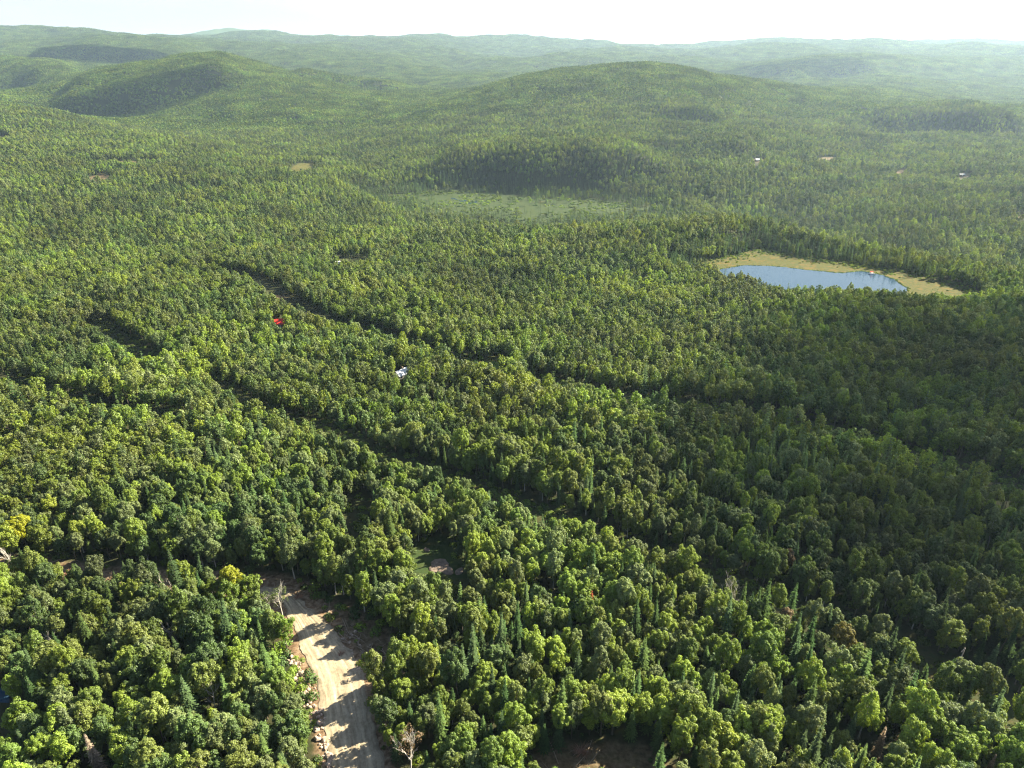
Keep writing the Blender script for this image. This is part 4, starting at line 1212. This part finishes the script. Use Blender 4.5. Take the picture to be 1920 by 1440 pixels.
def house(name, px_, py_, lift, w_, d_, h_, rise, rz, wall, roof, lab, cat):
    x_, y_ = hit(px_, py_, lift)
    z_ = float(height(x_, y_)) - .1
    o = tree_root(name, x_, y_, z_, rz, 1)
    mb = MB(); mb.box(-w_ / 2, w_ / 2, -d_ / 2, d_ / 2, -.6, h_)
    b_ = len(mb.v); mb.v += [(-w_ / 2, -d_ / 2, h_), (-w_ / 2, d_ / 2, h_), (-w_ / 2, 0, h_ + rise - .05), (w_ / 2, -d_ / 2, h_), (w_ / 2, d_ / 2, h_), (w_ / 2, 0, h_ + rise - .05)]
    mb.f += [(b_, b_ + 2, b_ + 1), (b_ + 3, b_ + 4, b_ + 5)]; mb.m += [0, 0]
    link('wall', mb.mesh('wall', [wall]), o)
    mb = MB(); ov = .5; n_ = int((w_ + 2 * ov) / .5)
    for sg in (-1, 1):
        ye = sg * (d_ / 2 + ov); ze = h_ - rise * ov / (d_ / 2)
        top = [(-w_ / 2 - ov, 0, h_ + rise), (w_ / 2 + ov, 0, h_ + rise), (w_ / 2 + ov, ye, ze), (-w_ / 2 - ov, ye, ze)]
        tp = [Vector(v) + Vector((0, 0, .08)) for v in top]; bt = [Vector(v) for v in top]
        if sg > 0: tp.reverse(); bt.reverse()
        mb.quad(*tp[::-1]); mb.quad(*bt)
        for q_ in range(4): mb.quad(bt[q_], bt[(q_ + 1) % 4], tp[(q_ + 1) % 4], tp[q_])
        for k in range(n_ + 1):      # standing seams
            xx = -w_ / 2 - ov + k * (w_ + 2 * ov) / n_
            mb.tube([(xx, 0, h_ + rise + .1), (xx, ye, ze + .1)], [.03, .03], 4, cap=False)
    ro = link('roof', mb.mesh('roof', [roof]), o)
    mb = MB(); mb.box(w_ * .22, w_ * .22 + .6, .5, 1.1, h_ + rise * .4, h_ + rise + .7); link('chimney', mb.mesh('chimney', [M_rockd]), ro)
    mb = MB(); mb.box(-.5, .5, -d_ / 2 - .06, -d_ / 2 + .02, 0, 2.1); dr_ = link('door', mb.mesh('door', [M_frame]), o)
    mb = MB(); mb.tube([(.38, -d_ / 2 - .1, 1), (.38, -d_ / 2 - .16, 1)], [.05, .05], 6); link('handle', mb.mesh('handle', [M_grey]), dr_)
    for q_ in (-w_ * .32, w_ * .32):
        mb = MB()
        for (a0, a1, c0, c1) in ((-.62, .62, 1.9, 2.0), (-.62, .62, .9, 1.0), (-.62, -.54, 1.0, 1.9), (.54, .62, 1.0, 1.9)):
            mb.box(q_ + a0, q_ + a1, -d_ / 2 - .07, -d_ / 2 + .02, c0, c1)
        wf = link('window', mb.mesh('window', [M_frame]), o)
        mb = MB(); mb.box(q_ - .54, q_ + .54, -d_ / 2 - .03, -d_ / 2 + .01, 1.0, 1.9); link('pane', mb.mesh('pane', [M_pane]), wf)
    tag(o, lab, cat)
    return o
house('red_roof_cabin', 524, 601, 4, 8, 6.5, 3.0, 2.2, .35, M_wall, M_red, 'cabin with a bright red metal roof among the trees', 'cabin')
house('white_roof_cabin', 752, 694, 4, 6.5, 4.5, 2.6, 1.8, .9, M_wallw, M_white, 'cabin with a pale blue white metal roof in a forest opening', 'cabin')
house('far_cabin', 1420, 298, 4, 8, 6, 2.6, 2.0, .2, M_wall, M_white, 'tiny pale cabin on the far slope left of the sandy patch', 'cabin')
house('far_shed', 1804, 326, 4, 9, 6, 2.6, 2, -.2, M_wall, M_grey, 'tiny grey roofed house on the far slope near the frame edge', 'house')
# camper trailer
x_, y_ = hit(634, 492, 2)
o = tree_root('camper_trailer', x_, y_, float(height(x_, y_)), .5, 1)
mb = MB()
prof = [(-2.6, .6), (-2.6, 2.3), (-2.2, 2.8), (2.2, 2.8), (2.7, 2.2), (2.7, 1.3), (2.2, .6)]
mb.v += [(a, -1.15, c) for a, c in prof] + [(a, 1.15, c) for a, c in prof]; k7 = len(prof)
mb.f += [tuple(range(k7)), tuple(range(k7, 2 * k7))[::-1]] + [(i_, (i_ + 1) % k7, k7 + (i_ + 1) % k7, k7 + i_) for i_ in range(k7)]; mb.m += [0] * (k7 + 2)
link('body', mb.mesh('body', [M_frame]), o)
for q_ in (-1.2, 1.2):
    mb = MB(); mb.box(q_ - .5, q_ + .5, -1.19, -1.14, 1.5, 2.1); link('window', mb.mesh('window', [M_pane]), o)
for sg in (-1, 1):
    mb = MB(); mb.tube([(0, sg * 1.0, .38), (0, sg * 1.22, .38)], [.38, .38], 14); link('wheel', mb.mesh('wheel', [M_pane]), o)
mb = MB(); mb.tube([(2.2, 0, .6), (3.8, 0, .55)], [.06, .05], 6); link('tow_bar', mb.mesh('tow_bar', [M_grey]), o)
tag(o, 'white camper trailer at the edge of a dark forest opening', 'trailer')
# small boat with a red canopy on the pond
x_, y_ = on_level(1634, 514, HP)
o = tree_root('pontoon_boat', x_, y_, CAMZ - HP + .15, .2, .8)
for sg in (-1, 1):
    mb = MB(); mb.tube([(-3, sg * .95, .15), (-2.6, sg * .95, .1), (2.3, sg * .95, .1), (3.1, sg * .95, .35)], [.12, .33, .33, .06], 10); link('pontoon', mb.mesh('pontoon', [M_frame], True), o)
mb = MB(); mb.box(-2.7, 2.6, -1.25, 1.25, .43, .53); mb.box(-2.7, 2.6, -1.25, -1.18, .53, 1.1); mb.box(-2.7, 2.6, 1.18, 1.25, .53, 1.1); mb.box(-2.7, -2.62, -1.18, 1.18, .53, 1.1); link('deck', mb.mesh('deck', [M_frame]), o)
mb = MB(); mb.box(-1.6, 1.3, -1.2, 1.2, 2.2, 2.3); link('canopy', mb.mesh('canopy', [M_red]), o)
for a_ in (-1.5, 1.2):
    for c_ in (-1.1, 1.1):
        mb = MB(); mb.tube([(a_, c_, .53), (a_, c_, 2.2)], [.03, .03], 6); link('post', mb.mesh('post', [M_grey]), o)
mb = MB(); mb.box(-.2, .4, .3, 1.0, .53, 1.3); link('console', mb.mesh('console', [M_frame]), o)
tag(o, 'small white pontoon boat with a red canopy at the far pond shore', 'boat')

# ------------------------------------------------------------------ unseen clouds high on the sun side; they shade the right of the wood, more added to shade far hills
cm, t = new_mat('cloud_vapour')
out = N(t, 'ShaderNodeOutputMaterial'); pv = N(t, 'ShaderNodeVolumePrincipled', Density=.017, Anisotropy=.4)
pv.inputs['Color'].default_value = (1, 1, 1, 1)
t.links.new(pv.outputs[0], out.inputs['Volume'])
def cloud(gx_, gy_, rx, ry, rz_, rot, seed, zc=820.0):
    import bmesh
    bm = bmesh.new(); bmesh.ops.create_icosphere(bm, subdivisions=5, radius=1)
    co = np.array([v.co[:] for v in bm.verts])
    nz_ = 1 + .28 * fbm(co[:, 0] * 1.7 + 5 + seed, co[:, 1] * 1.7 + co[:, 2] * 1.3, 4, seed)
    for v, k in zip(bm.verts, nz_):
        v.co *= float(k)
        if v.co.z < 0: v.co.z *= .55
    me = bpy.data.meshes.new('cloud'); bm.to_mesh(me); bm.free(); me.materials.append(cm)
    g = float(height(gx_, gy_)); k = (zc - g) / sun_dir.z
    o = link('cloud', me, None, (gx_ + sun_dir.x * k, gy_ + sun_dir.y * k, zc), (0, 0, rot), (rx, ry, rz_))
    tag(o, kind='structure')
for (px_, py_, rx, ry, rz_, rot_, sd_, zc_) in ((1600, 830, 105, 80, 36, .5, 3, 820), (1780, 690, 130, 100, 36, .9, 8, 870), (1560, 1010, 62, 44, 26, .2, 5, 780), (1830, 1080, 50, 40, 26, .2, 6, 740),
        (180, 98, 520, 260, 60, .2, 11, 1250), (1290, 222, 130, 70, 30, .4, 12, 900), (260, 190, 240, 130, 40, .3, 13, 1000), (1500, 125, 500, 300, 60, .2, 14, 1250)):  # this row: out-of-view clouds added to throw shade on the far hills
    gx_, gy_ = hit(px_, py_)
    cloud(gx_, gy_, rx, ry, rz_, rot_, sd_, zc_)

# ------------------------------------------------------------------ haze
hm, t = new_mat('haze_air')
out = N(t, 'ShaderNodeOutputMaterial'); pv = N(t, 'ShaderNodeVolumePrincipled', Density=HAZE, Anisotropy=.35)
pv.inputs['Color'].default_value = (.55, .76, 1.0, 1)
t.links.new(pv.outputs[0], out.inputs['Volume'])
mb = MB(); mb.box(-56000, 56000, -60, 39000, float(Z.min()) - 2, max(CAMZ + 12, float(Z.max()) + 25))
print('haze top', max(CAMZ + 12, float(Z.max()) + 25))
hz = link('haze', mb.mesh('haze', [hm])); tag(hz, kind='stuff')
